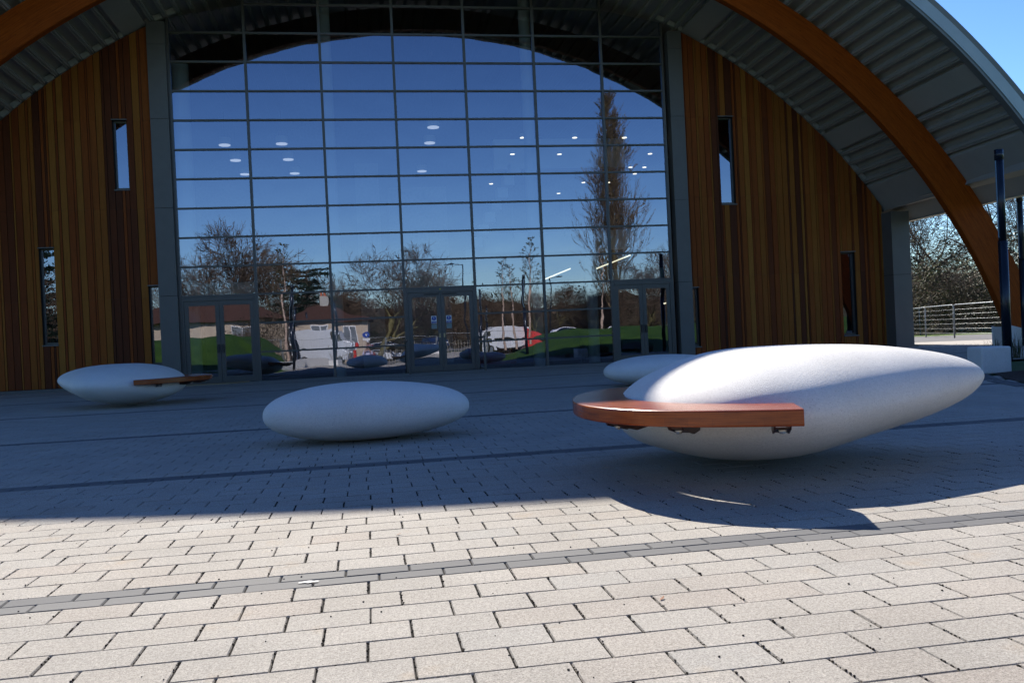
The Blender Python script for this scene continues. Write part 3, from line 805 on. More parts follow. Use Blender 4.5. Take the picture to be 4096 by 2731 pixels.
names = ['round pendant lamp at the top left of the left cluster of six, behind glass', 'pendant lamp in the middle of the left column of the left cluster', 'pendant lamp at the bottom of the left column, partly behind a mullion',
         'pendant lamp at the top of the second column of the left cluster', 'middle pendant lamp of the second column of the left cluster', 'lowest pendant lamp of the second column of the left cluster',
         'highest of the three pendant lamps above the centre doors', 'middle one of the three pendant lamps above the centre doors', 'dimmest pendant lamp, lowest of the three above the centre doors']
for o, nm in zip([o for o in bpy.data.objects if o.name.startswith('pendant_light')], names): o['label'] = nm
dl = [(1200, 316), (1320, 316), (1434, 316), (1177, 354), (1285, 354), (1493, 353), (1153, 388), (1254, 386), (1352, 385), (1448, 384), (1480, 384), (1128, 422), (1458, 399), (1283, 444), (1340, 419), (1397, 419)]
first = None
m0 = MB(); m0.box(4.0, 10.5, 31.9, 41.9, 7.4, 7.5)
for i, (x, y) in enumerate(dl):
    p0 = P3(x, y, 30); k_ = (7.3-.9)/(p0[2]-.9); p = (p0[0]*k_, p0[1]*k_, 7.3)
    if first is None:
        t = thing('downlight', '', 'lamp', p, 0, 'small warm downlights over the balcony'); m = MB(); m.tube([(0, 0, 0), (0, 0, .12)], .085, 14); m.build('housing', WHITE, t)
        m = MB(); m.tube([(0, 0, -.004), (0, 0, -.02)], .08, 14); m.build('diffuser', LAMP, t); first = t
    else: t = dup(first, p)
    rows_ = (('top row', 300, 330), ('second row', 340, 370), ('third row', 375, 395), ('lowest scattered row', 396, 450))
    for rn_, lo_, hi_ in rows_:
        if lo_ <= y <= hi_:
            ix = sorted(q[0] for q in dl if lo_ <= q[1] <= hi_).index(x)
            t['label'] = ('first', 'second', 'third', 'fourth', 'fifth')[ix]+' small warm downlight from the left in the '+rn_+' behind the glass'
for (a, b, Y, lab) in (((1252, 641), (1310, 617), 31, 'thin white strip light behind the glass above the right side bay'), ((1362, 620), (1448, 586), 31, 'long thin strip light behind the glass left of the right doors'), ((1525, 697), (1541, 694), 29, 'short strip light seen through the right doors')):
    p, q = P3(*a, Y), P3(b[0], b[1], Y-1.5)
    m = MB(); m.tube([p, q], .025, 4); tag(m.build('strip_light', STRIP), lab, 'lamp')
# sofa and chair inside
t = thing('foyer_sofa', 'red and blue foyer sofa with yellow cushion behind the glass by the centre doors', 'sofa', (4.1, 27.6, -.03))
m = MB(); m.box(-.9, .55, -.4, .4, .1, .45); m.box(-.9, .55, .25, .45, .45, .85); m.build('seat', simple('red_fabric', (.32, .012, .02), .8), t, bevel=.04)
m = MB(); m.box(.56, 1.1, -.4, .4, .1, .8); m.build('armrest', simple('blue_fabric', (.02, .03, .16), .8), t, bevel=.04)
m = MB(); m.box(-.85, 0, .0, .22, .46, .95); m.build('cushion', simple('yellow_fabric', (.5, .3, .02), .8), t, bevel=.05)
t = thing('foyer_chair', 'dark chair with thin legs behind the lower glass left of the right doors', 'chair', (7.1, 27.4, -.03))
m = MB(); m.box(-.25, .25, -.22, .22, .43, .47); m.build('seat', INDARK, t); m = MB(); m.box(-.25, .25, .19, .23, .47, .95); m.build('backrest', INDARK, t)
for sx in (-.22, .22):
    for sy in (-.2, .2): m = MB(); m.tube([(sx, sy, 0), (sx*.95, sy*.95, .43)], .012, 6); m.build('leg', GALV, t)

# ================================================================== POSTS, LAMPS, FENCES, SIGN
def make_post():
    t = thing('dark_post', '', 'post', (0, 0, 0), 0, 'tall dark blue metal posts round the plaza')
    m = MB(); m.tube([(0, 0, -.1), (0, 0, 2.35)], .087, 24); m.build('base_sleeve', DARKST, t, True)
    m = MB(); m.tube([(0, 0, 2.35), (0, 0, 3.97)], .076, 24); m.tube([(0, 0, 3.97), (0, 0, 4.17)], .082, 24); m.build('column', DARKST, t, True)
    m = MB(); m.box(-.084, -.070, -.012, .012, 2.42, 3.95); m.box(.070, .084, -.012, .012, 2.42, 3.95)
    m.build('lens_strip', simple('pale_lens', (.22, .34, .45), .2, .2), t)
    return t
post = make_post(); post.location = (12.55, 15.4, 0); post['label'] = 'taller-looking of the two dark blue posts at the right, rising behind the concrete block'
for (x, y, z, lab) in ((17.85, 21.2, 0, 'dark blue post at the right photo edge before the timber arch foot'),
                       (8.57, 4.0, .1, 'dark post reflected in full between the centre and right doors'),
                       (-3.9, 4.1, .0, 'tallest dark post reflected in the bay right of the left doors'),
                       (-5.72, -21.1, 0, 'thin dark post reflected beside the chimney house'),
                       (-5.69, -35.1, 0, 'short-looking dark post reflected above the white van'),
                       (-2.3, -13.7, 0, 'dark post reflected beside the second mullion from the left doors'),
                       (7.3, -5.1, .05, 'wavy dark post reflected just right of the centre doors'),
                       (11.3, -31.1, 0, 'thin dark post reflected left of the white lorry'),
                       (17.0, -55, 0, 'faint dark post reflected above the white lorry')):
    dup(post, (x, y, z), random.uniform(0, 3), lab)
def make_lamp():
    t = thing('street_lamp', '', 'street lamp', (0, 0, 0), 0, 'street lamps beyond the plaza')
    m = MB(); m.tube([(0, 0, 0), (0, 0, 6.0)], [.07, .045], 10); m.build('pole', DARKST, t)
    m = MB(); m.tube([(0, 0, 5.95), (-.7, 0, 6.02)], .03, 8); m.build('arm', DARKST, t)
    m = MB(); m.prism([(-.6, 5.98), (-1.25, 6.0), (-1.25, 6.05), (-.75, 6.12), (-.6, 6.08)], -.13, .13); m.build('lamp_head', DARKST, t)
    return t
lm = make_lamp(); lm.location = (7.96, -19.1, .3); lm.scale = (1.1,)*3; lm['label'] = 'street lamp reflected above the centre doors'
dup(lm, (13.4, -11.5, .6), R_(180), 'street lamp reflected in the bay behind the thin strip light', .78)

def fence_panel(w_, h, nw):
    m = MB(); r = .016; c = .09
    m.tube([(0, 0, .02), (0, 0, h-c), (.03, 0, h-.03), (c, 0, h), (w_-c, 0, h), (w_-.03, 0, h-.03), (w_, 0, h-c), (w_, 0, .02)], r, 8, cap=True)
    return m
def fence(name, lab, pts, h, nw=6, vert=False):
    t = thing(name, lab, 'fence', (*pts[0], 0)); o = Vector((*pts[0], 0))
    ww = MB()
    for (a, b) in zip(pts[:-1], pts[1:]):
        A, B = Vector((*a, 0)), Vector((*b, 0)); Lw = (B-A).length; ang = math.atan2(B.y-A.y, B.x-A.x)
        m = fence_panel(Lw-.10, h, nw); p = m.build('fence_panel', GALV, t, True); p.location = A-o+(B-A).normalized()*.05; p.rotation_euler = (0, 0, ang)
        wm = MB()
        for i in range(nw): z = h*(i+1)/(nw+1); wm.tube([(0, 0, z), (Lw-.1, 0, z)], .0024, 4)
        if vert:
            for i in range(1, int(Lw/.12)): wm.tube([(i*.12, .01, .05), (i*.12, .01, h-.02)], .003, 3)
        q = wm.build('fence_wires', GALV, p)
        cm = MB(); cm.box(-.075, .0, -.03, .03, h*.30, h*.30+.05); cm.box(-.075, .0, -.03, .03, h*.74, h*.74+.05); cm.build('fence_clamp', GALV, p)
        pm = MB(); pm.tube([(0, 0, 0), (0, 0, h-.02)], .03, 8); q = pm.build('fence_post', GALV, t); q.location = A-o
    return t
fence('mesh_fence', 'round-topped galvanised wire fence by the road at right, in front of brambles', [(32.3, 45.5), (29.2, 42.2), (26.7, 39.2), (25.2, 36.0), (23.9, 32.3), (23.4, 28.8), (24, 25.2), (25, 21.5)], 1.38)
fence('site_fence', 'galvanised mesh site fence reflected across the glass at head height', [(-16, -8.5), (-12.5, -8), (-9, -7.8), (-5.6, -7.7), (-2.2, -7.6), (1.2, -7.6), (4.6, -7.6), (8, -7.8), (11.4, -8.2)], 1.36, 5, True)
# palings
m = MB()
for i in range(60): 
    x = -2.5+i*.18; m.tube([(x, -8.6, 0), (x+random.uniform(-.06, .06), -8.6, random.uniform(.75, .95))], .018, 4)
m.tube([(-2.5, -8.62, .7), (8.2, -8.62, .7)], .01, 4)
tag(m.build('paling_fence', simple('weathered_paling', (.30, .27, .22), .8)), 'low fence of thin weathered palings reflected in the centre doors', 'fence')

t = thing('road_sign', 'round blue road sign on a grey pole reflected left of the centre doors', 'sign', (-.13, -11.1, 0))
m = MB(); m.tube([(0, 0, 0), (0, 0, 1.85)], .03, 8); m.build('pole', GALV, t)
m = MB(); m.tube([(0, .04, 1.66), (0, .05, 1.66)], .24, 24); m.build('sign_disc', BLUE, t)
m = MB(); m.box(-.26, .26, .04, .05, 1.22, 1.36); m.build('sign_plate', SWH, t)
m = MB(); m.box(-.03, .03, .052, .056, 1.55, 1.78); m.prism([(-.10, 1.66), (0, 1.80), (.10, 1.66)], .052, .056); m.build('arrow', SWH, t)
t = thing('traffic_cone', 'red barrier cone reflected left of the blue road sign', 'cone', (-.85, -11.1, 0))
m = MB(); m.tube([(0, 0, .03), (0, 0, 1.0)], [.16, .10], 14); m.build('cone', simple('red_plastic', (.55, .02, .015), .5), t)
m = MB(); m.box(-.22, .22, -.22, .22, 0, .04); m.build('base', BLK, t)

# ================================================================== VEHICLES
TYRE = simple('tyre_rubber', (.012, .012, .012), .8); RIM = simple('alloy_rim', (.35, .35, .36), .3, .8); CG = mat_glass('car_glass', .1, (.02, .02, .02), 0)
TAIL = emis('tail_lamp', (1, .02, .01), .6); HEAD = simple('headlamp_glass', (.8, .85, .9), .1)
def paint(n, c): return simple(n, c, .25, .0, .03, 3, 0)
def car(label, col, loc, rz, kind='car', L=4.5, W=1.8, H=1.43, group='vehicles parked beyond the lawns'):
    t = thing({'car': 'parked_car', 'van': 'delivery_van', 'truck': 'parked_lorry'}[kind], label, {'car': 'car', 'van': 'van', 'truck': 'lorry'}[kind], loc, rz, group)
    if kind == 'car':
        body = [(-.5, .26), (-.5, .48), (-.47, .60), (-.36, .64), (.22, .64), (.42, .56), (.49, .46), (.5, .24)]
        cab = [(-.43, .63), (-.30, .93), (-.20, .99), (-.02, 1.0), (.10, .95), (.26, .64)]
    elif kind == 'van':
        body = [(-.5, .14), (-.5, .93), (-.47, .985), (-.40, 1.0), (.20, 1.0), (.26, .95), (.37, .60), (.47, .50), (.5, .38), (.5, .14)]
        cab = None
    else:
        body = [(-.5, .30), (-.5, .98), (.24, .98), (.24, .82), (.30, .80), (.44, .78), (.5, .45), (.5, .14), (.2, .14), (.2, .30)]
        cab = None
    m = MB(); n = len(body)
    ws = [(-1, .93), (-.9, 1.), (.9, 1.), (1, .93)]
    V = [(x*L*s_ if kind == 'car' else x*L, y*W/2, .0+z*H if abs(y) < .95 else (.03+z*H*.985)) for (y, s_) in ((-1, .985), (-.9, 1), (.9, 1), (1, .985)) for (x, z) in body]
    F = []
    for k_ in range(3):
        for i in range(n): j = (i+1) % n; F.append((k_*n+i, k_*n+j, (k_+1)*n+j, (k_+1)*n+i))
    F += [tuple(reversed(range(n))), tuple(range(3*n, 4*n))]
    m.add(V, F); bo = m.build('body', paint('paint_'+kind+'_'+str(round(col[0], 2)), col), t, bevel=.03)
    if cab:
        m = MB(); nn = len(cab); V = []
        for (s_, yy) in ((-1, None), (1, None)):
            for (x, z) in cab: V.append((x*L, s_*W/2*(.93 if z < .7 else .76), z*H-.012))
        F = [(i, (i+1) % nn, nn+(i+1) % nn, nn+i) for i in range(nn)]+[tuple(reversed(range(nn))), tuple(range(nn, 2*nn))]
        m.add(V, F); m.build('roof', bo.data.materials[0], t, bevel=.03)
        g = MB()
        for s_ in (-1, 1):
            pr = [(-.38, .67), (-.28, .90), (-.18, .955), (.0, .955), (.09, .915), (.215, .67)]
            g.add([(x*L, s_*(W/2*(.935 if z < .7 else .79)+.006), z*H-.012) for x, z in pr], [tuple(range(6))])
        g.add([(.105*L, -.6, .95*H), (.105*L, .6, .95*H), (.262*L, .74, .67*H), (.262*L, -.74, .67*H)], [(0, 1, 2, 3)])
        g.build('window', CG, t)
    else:
        g = MB()
        x0, x1 = (.17, .33) if kind == 'van' else (.29, .44)
        for s_ in (-1, 1): g.add([(x0*L, s_*(W/2+.006), .88*H if kind == 'van' else .72*H), (x0*L+.01, s_*(W/2+.006), .62*H if kind == 'van' else .5*H), (x1*L+.12, s_*(W/2+.006), .62*H if kind == 'van' else .5*H), (x1*L-.2, s_*(W/2+.006), .88*H if kind == 'van' else .72*H)], [(0, 1, 2, 3)])
        g.build('window', CG, t)
    for sx in (-.31, .32):
        for sy in (-1, 1):
            r = .32 if kind == 'car' else .36
            w_ = MB(); w_.tube([(sx*L, sy*(W/2-.2), r), (sx*L, sy*(W/2+.012), r)], r, 20); wo_ = w_.build('wheel', TYRE, t)
            w_ = MB(); w_.tube([(sx*L, sy*(W/2+.0), r), (sx*L, sy*(W/2+.02), r)], r*.62, 16); w_.build('rim', RIM, wo_)
    m = MB()
    for s_ in (-1, 1): m.box(-.505*L, -.485*L, s_*W*.36-.12, s_*W*.36+.12, .45*H, .53*H)
    m.build('tail_lamp', TAIL, t)
    for s_ in (-1, 1): m = MB(); m.box(.47*L, .5*L+.01, s_*W*.36-.14, s_*W*.36+.14, .38*H, .46*H); m.build('headlight', HEAD, t)
    return t
car('white van with a high rear box reflected in front of the cream house', (.6, .62, .65), (-4.0, -29.5, 0), R_(8), 'van', 5.3, 2.0, 2.25)
car('white saloon car reflected right of the blue road sign', (.72, .74, .78), (1.9, -54, -.25), R_(-6), 'car', 4.7, 1.8, 1.42)
car('dark blue car reflected low in the centre doors', (.01, .02, .07), (6.4, -34, 0), R_(75), 'car', 4.4, 1.8, 1.45)
car('red car reflected behind the white van', (.45, .02, .02), (-1.4, -37, .0), R_(20), 'car', 4.3, 1.75, 1.45)
car('white lorry with a red side beside the right lawn, seen in the glass', (.72, .72, .72), (13.9, -39, .1), R_(165), 'truck', 5.6, 2.1, 2.0)
for i, (x, y, cc, la) in enumerate(((20.5, -36, (.7, .7, .72), 'white parked car reflected far behind the right lawn, beside the dark post'), (25.5, -38, (.66, .66, .68), 'white parked car reflected far right behind the lawn'), (31.5, -36, (.6, .6, .62), 'silver parked car reflected in the right door'))):
    car(la, cc, (x, y, .15), R_(4*i), 'car')
t = thing('tarpaulin', 'red sloping tarpaulin edge reflected right of the white lorry', 'tarpaulin', (16.6, -38.4, 0))
m = MB(); m.prism([(-.6, 0), (-.5, 2.1), (1.6, .9), (1.7, 0)], -.8, .8); m.build('sheet', simple('red_sheet', (.6, .03, .02), .6), t)

# ================================================================== HOUSES
ROOFT = None
k = N('brown_roof_tiles'); br = k.n('TexBrick'); br.inputs['Scale'].default_value = 3; br.inputs['Color1'].default_value = (.055, .022, .014, 1); br.inputs['Color2'].default_value = (.085, .036, .022, 1); br.inputs['Mortar'].default_value = (.04, .02, .015, 1)
k.l(k.n('TexCoord').outputs['Object'], br.inputs['Vector']); k.bsdf(br.outputs[0], .85); ROOFT = k.m
CREAM = simple('cream_render', (.50, .40, .30), .85, 0, .06, 2, .2)
def house(label, cx, cy, wx, wy, ze, zr, rz=0, wins=(), chim=None, zb=-.3):
    t = thing('bungalow', label, 'house', (cx, cy, 0), rz, 'bungalows across the car park')
    m = MB(); m.box(-wx/2, wx/2, -wy/2, wy/2, zb, ze); m.build('wall', CREAM, t)
    o_ = .45; a, b = wx/2+o_, wy/2+o_; rl = max(0, wx/2-wy/2)
    m = MB(); v = [(-a, -b, ze-.05), (a, -b, ze-.05), (a, b, ze-.05), (-a, b, ze-.05), (-rl, 0, zr), (rl, 0, zr)]
    m.add(v, [(0, 1, 5, 4), (1, 2, 5), (2, 3, 4, 5), (3, 0, 4), (3, 2, 1, 0)]); ro = m.build('roof', ROOFT, t)
    if chim is not None:
        m = MB(); m.box(chim-.4, chim+.4, -.35, .35, zr-.9, zr+.95); m.build('chimney', simple('chimney_render', (.42, .40, .36), .8), t)
        for s_ in (-.2, .2): m = MB(); m.tube([(chim+s_, 0, zr+.95), (chim+s_, 0, zr+1.35)], .13, 10); m.build('chimney_pot', simple('terracotta', (.5, .13, .06), .7), t)
    for (wxx, ww, z0, z1) in wins:
        m = MB(); y = wy/2; f = .09
        m.box(wxx-ww/2, wxx-ww/2+f, y, y+.06, z0, z1); m.box(wxx+ww/2-f, wxx+ww/2, y, y+.06, z0, z1); m.box(wxx-ww/2+f, wxx+ww/2-f, y, y+.06, z0, z0+f); m.box(wxx-ww/2+f, wxx+ww/2-f, y, y+.06, z1-f, z1)
        m.box(wxx-f/2, wxx+f/2, y, y+.055, z0+f, z1-f); fo = m.build('window', SWH, t)
        m = MB(); m.box(wxx-ww/2+f, wxx+ww/2-f, y+.005, y+.02, z0+f, z1-f); m.build('pane', mat_winp, fo)
    return t
mat_winp = simple('house_window_pane', (.18, .20, .22), .15, 0, .2, 1, 0)
house('cream bungalow with a brown hipped roof reflected in the left doors', -13.6, -26.5, 13.5, 9, 3.35, 5.3, R_(-3), ((-5.0, 1.6, 1.5, 2.8), (-1.6, 1.9, 1.5, 2.8), (3.4, 1.9, 1.5, 2.8)))
house('cream house with a chimney reflected behind the white van', -4.2, -38.5, 8.6, 8, 3.3, 5.0, R_(2), ((-3.1, 1.2, .9, 2.8), (-.2, 1.5, .9, 2.8), (2.6, 1.5, .9, 2.8)), .1)

# ================================================================== TREES
BARK = simple('grey_brown_bark', (.115, .085, .06), .9, 0, .35, 6, .6, bdist=.02)
BARKO = simple('olive_brown_bark', (.13, .11, .045), .9, 0, .35, 6, .6, bdist=.02)
TWIG = simple('reddish_twigs', (.105, .070, .045), .85, 0, .3, 3, .1)
BIRCH = simple('pale_birch_bark', (.50, .36, .28), .8, 0, .35, 5, .3)
BUD = mat_foliage('spring_buds', [(.10, .075, .03), (.14, .12, .035), (.17, .15, .05)], .6, .3)
IVY = mat_foliage('evergreen_leaves', [(.018, .035, .010), (.04, .065, .016), (.08, .11, .02)], .5, .15)
NEED = mat_foliage('cedar_needles', [(.012, .030, .018), (.022, .048, .026)], .6, .05)
def rot_about(d, ax, a): return Matrix.Rotation(a, 3, ax) @ d
class Tree:
    def __init__(s, seed): s.r = random.Random(seed); s.big = MB(); s.tw = MB(); s.lf = MB(); s.nseg = 0
    def seg(s, a, b, r0, r1):
        m = s.big if r0 > .03 else s.tw
        n = 7 if r0 > .12 else (5 if r0 > .03 else 3)
        m.tube([a, b], [r0, r1], n, s.r.random(), cap=False); s.nseg += 1
    def grow(s, p, d, L, r, depth, P):
        k_ = P['segs'] if depth > 1 else 2
        pts = [p]; q = p.copy(); dd = d.copy()
        for i in range(k_):
            dd = (dd+Vector((s.r.gauss(0, 1), s.r.gauss(0, 1), s.r.gauss(0, 1)))*P['wig']+Vector((0, 0, P['up']))).normalized()
            nq = q+dd*(L/k_); ra = r*(1-.55*i/k_); rb = r*(1-.55*(i+1)/k_)
            s.seg(q, nq, ra, rb); q = nq; pts.append((q.copy(), dd.copy(), rb))
        if depth == 0:
            if P.get('bud'):
                for _ in range(P['bud']):
                    c = p.lerp(q, s.r.random()); s.leaf(c, P['leaf'])
            return
        nb = P['nb'][min(depth, len(P['nb'])-1)]
        for b in range(nb):
            i = s.r.randrange(max(1, k_//2 if depth > 2 else 0), k_+1) if b else k_
            c, cd_, rb = pts[i] if i > 0 else (p, d, r)
            ax = cd_.orthogonal().normalized(); ax = rot_about(ax, cd_, s.r.uniform(0, 6.28))
            nd = rot_about(cd_, ax, R_(s.r.gauss(P['ang'], P['ang']*.3)))
            s.grow(c, nd, L*s.r.uniform(*P['ls']), max(rb*.72, P.get('rmin', .006)), depth-1, P)
    def leaf(s, c, z, tone=None):
        a = Vector((s.r.gauss(0, 1), s.r.gauss(0, 1), s.r.gauss(0, 1))).normalized(); b = a.orthogonal().normalized()*z*.5
        s.lf.add([c-a*z, c-b, c+a*z, c+b], [(0, 1, 2, 3)], s.r.random() if tone is None else tone)
    def finish(s, name, label, cat, loc, bark, group, leafmat=None, twig=None):
        t = thing(name, label, cat, loc, 0, group)
        s.big.build('trunk', bark, t, True)
        if s.tw.v: s.tw.build('crown', twig or TWIG, t)
        if s.lf.v: s.lf.build('foliage', leafmat or BUD, t)
        return t
def oak(seed, H, sp, name='bare_tree', depth=6, **kw):
    T = Tree(seed); P = dict(segs=3, wig=.17, up=.03, nb=[3, 4, 5, 4, 4, 3, 3, 3], ang=sp, ls=(.66, .86), rmin=.018, **kw)
    T.grow(Vector((0, 0, -.3)), Vector((0, 0, 1)), H*.29, H*.024, depth, P); return T
T = oak(1, 12, 33, depth=6)
oakA = T.finish('bare_tree', 'broad leafless tree reflected above the left doors', 'tree', (-13.2, -34.5, 0), BARKO, 'leafless trees')
T = oak(2, 12, 38, depth=6)
oakB = T.finish('bare_tree', 'broad leafless tree reflected left of the centre doors', 'tree', (1.3, -49, 0), BARKO, 'leafless trees')
rr = random.Random(8)
far = [(6.8, -54, 1.0, 'leafless tree reflected right above the centre doors'), (-6.5, -52, .72, 'leafless tree reflected behind the cedar'), (10.5, -57, .6, 'low leafless tree reflected below the street lamp over the centre doors'), (14.5, -55, .62, 'leafless tree reflected behind the two birches'),
       (18.5, -58, .6, 'leafless tree reflected between birches and post'), (22.5, -62, .68, 'dark leafless tree reflected just right of the tall birch'), (33.5, -52, .9, 'leafless tree reflected over the right doors'), (38, -46, 1.0, 'leafless tree reflected at the right jamb'),
       (27.4, -24, .92, 'near leafless tree reflected in the right end of the glass'), (-22, -30, .9, 'leafless tree reflected in the tall left slot window'), (-17.5, -42, .85, 'leafless tree reflected at the left jamb'), (-2.5, -58, .8, 'leafless tree reflected behind the chimney'), (28.5, -60, .7, 'leafless tree reflected left of the poplar foot'),
       (-31, -34, 1.35, 'tall leafless tree reflected in the low left slot window'), (-34.5, -39, 1.2, 'second leafless tree behind the one reflected in the low left slot window'), (-9.5, -47, 1.15, 'broad leafless tree reflected between the left doors and the cedar'), (-16, -46, 1.1, 'leafless tree reflected behind the bungalow roof at the left jamb'),
       (-3.5, -62, 1.0, 'leafless tree reflected above the chimney'), (5, -64, 1.0, 'leafless tree reflected far behind the white saloon car'), (46, -34, 1.2, 'leafless tree reflected in the low right slot window'), (50, -28, 1.2, 'second leafless tree reflected in the low right slot window'), (30.5, -33, .95, 'leafless tree reflected behind the right door leaf')]
oakA.scale = (1.3,)*3; oakB.scale = (1.3, 1.2, 1.2)
for i, (x, y, s_, la) in enumerate(far): dup(oakA if i % 2 else oakB, (x, y, -.1), rr.uniform(0, 6), la, (s_*rr.uniform(.95, 1.1), s_, s_))
bank = MB(); V = []; F = []
for i in range(41):
    for j in range(13):
        u = i/40; v = j/12; x = 14+52*u+v*10; y = 53-20*u+v*22
        V.append((x, y, -.1+2.2*sm(v*2.2)+2.4*v+.35*math.sin(i*1.3+j)))
for i in range(40):
    for j in range(12): F.append((i*13+j, (i+1)*13+j, (i+1)*13+j+1, i*13+j+1))
bank.add(V, F); struct(bank.build('wooded_hill', simple('leaf_litter', (.055, .04, .022), .9, 0, .5, 3, .6), smooth=True))
for i in range(30):
    dup(oakB if i % 3 else oakA, (-44+i*3.35+rr.uniform(-1, 1), -63-rr.uniform(0, 6), rr.uniform(.2, 1.2)), rr.uniform(0, 6), 'leafless tree of the far wood reflected low in the glass behind the lawns and vehicles', rr.uniform(.55, .72))['group'] = 'leafless trees of the far wood'
# trees in direct view behind the road fence
T = Tree(31); P = dict(segs=3, wig=.20, up=.02, nb=[3, 4, 4, 3, 3, 3, 3, 3], ang=36, ls=(.60, .85), rmin=.008)
T.grow(Vector((0, 0, -.3)), Vector((0, 0, 1)), 4.0, .20, 7, P)
wd = T.finish('bare_tree', 'leafless tree behind the fence just right of the corner pier', 'tree', (31.5, 47, 0), BARK, 'leafless trees')
for (x, y, s_, a, la) in ((37, 50, 1.25, 1, 'taller leafless tree behind the brambles, its boughs reaching under the eaves'), (41.5, 46, 1.1, 2.2, 'leafless tree seen between the timber arch and the dark post'), (35.5, 42.5, .85, 4, 'leafless tree close behind the fence, partly behind the timber arch'),
                       (47, 43, 1.3, 5, 'leafless tree at the right edge of the photo'), (41, 60, 1.5, 3, 'farthest leafless tree behind the fence'), (33, 56, 1.2, .5, 'leafless tree half hidden by the corner pier'), (46, 55, 1.5, 2.7, 'distant leafless tree above the fence')):
    dup(wd, (x, y, -.1), a, la, s_)
# brambles and evergreen shrubs
def thicket(label, cells, seed, leafm, n_leaf, n_tw, size, cat='shrubs', kind='stuff', tw=TWIG, name='thicket'):
    rn = random.Random(seed); lf = MB(); st = MB()
    for (cx, cy, rx, ry, h) in cells:
        hub = [Vector((rn.uniform(-1, 1)*rx, rn.uniform(-1, 1)*ry, h*rn.random()**.8)) for _ in range(16)]
        for i in range(n_leaf):
            hb = rn.choice(hub); c = Vector((cx, cy, 0))+hb+Vector((rn.gauss(0, .5), rn.gauss(0, .5), rn.gauss(0, .42)))
            if c.z < .05: c.z = rn.uniform(.05, .5)
            a = Vector((rn.gauss(0, 1), rn.gauss(0, 1), rn.gauss(0, 1))).normalized(); z = size*rn.uniform(.5, 1.4); b = a.orthogonal().normalized()*z*.55
            lf.add([c-a*z, c-b, c+a*z, c+b], [(0, 1, 2, 3)], rn.random())
        for i in range(n_tw):
            p = Vector((cx+rn.uniform(-1, 1)*rx, cy+rn.uniform(-1, 1)*ry, rn.random()**1.3*h*.8)); d = Vector((rn.gauss(0, .7), rn.gauss(0, .5), abs(rn.gauss(.5, .5)))).normalized(); L_ = rn.uniform(.5, 1.5)
            m_ = p+d*L_*.5+Vector((rn.gauss(0, .08), 0, .05)); e = m_+(d+Vector((0, 0, -.35))).normalized()*L_*.5
            st.tube([p, m_, e], [.012, .008, .004], 3, cap=False)
    t = thing(name, label, cat, (cells[0][0], cells[0][1], 0)); t['kind'] = kind
    o = lf.build('leaves', leafm, t); o.location = (-cells[0][0], -cells[0][1], 0)
    o = st.build('stems', tw, t); o.location = (-cells[0][0], -cells[0][1], 0)
    return t
DEAD = simple('dead_bramble', (.26, .19, .13), .8, 0, .3, 2)
BRL = mat_foliage('bramble_leaves', [(.05, .045, .016), (.08, .075, .022), (.10, .13, .03), (.15, .12, .06)], .7, .28)
thicket('tangle of brown brambles and twigs behind the road fence', [(24+i*1.6, 47.5-i*1.15+((i*7) % 3)*.5, 1.3, 1.2, 3.6-.12*i+((i*5) % 3)*.5) for i in range(15)], 3, BRL, 2600, 420, .075, tw=DEAD, name='bramble_thicket')
thicket('brown twiggy woodland edge filling the view behind the brambles', [(26+i*2.4, 56-i*1.5, 1.8, 1.5, 6.0) for i in range(11)], 9, BRL, 2200, 500, .10, tw=TWIG, name='woodland_edge')
t = thicket('glossy evergreen shrub behind the fence beside the timber arch', [(36.3, 41.8, 1.4, 1.0, 4.6), (34.2, 42.8, 1.0, .8, 3.0), (38.5, 40.5, 1.3, 1, 4.0)], 5, IVY, 5200, 90, .06, 'shrub', 'thing', BARK, 'evergreen_shrub')
WOOD = mat_foliage('winter_wood', [(.035, .028, .015), (.055, .045, .02), (.075, .07, .02)], .8, .2)
thicket('dark winter woodland reflected along the bottom of the glass', [(-46+i*4.2, -66+((i*5) % 4), 2.6, 2.0, 6.6+((i*7) % 4)*.6) for i in range(24)], 17, WOOD, 320, 1100, .13, tw=TWIG, name='far_woodland')
bank = MB(); V = []; F = []
for i in range(61):
    for j in range(9):
        u = i/60; v = j/8; V.append((-75+190*u, -64-v*34, -.2+6.5*sm(v*1.6)+.8*math.sin(i*.9)*sm(v*2)+.5*math.sin(i*2.3+j)))
for i in range(60):
    for j in range(8): F.append((i*9+j, (i+1)*9+j, (i+1)*9+j+1, i*9+j+1))
bank.add(V, F); struct(bank.build('wooded_hill', simple('winter_hillside', (.036, .032, .016), .9, 0, .5, 1, .6), smooth=True))
thicket('dark green hedge reflected behind the parked vehicles', [(-1+i*2.6, -60.5+((i*3) % 3)*.5, 1.6, 1, 2.4) for i in range(10)], 19, IVY, 260, 40, .10, tw=TWIG, name='far_hedge')
thicket('dark tangle of trunks and undergrowth reflected left of the white van', [(-8.6, -21, .9, .8, 3.6), (-7.2, -22, .9, .8, 4.4), (-9.8, -20.5, .8, .8, 2.6)], 23, WOOD, 300, 380, .08, tw=TWIG, name='undergrowth')
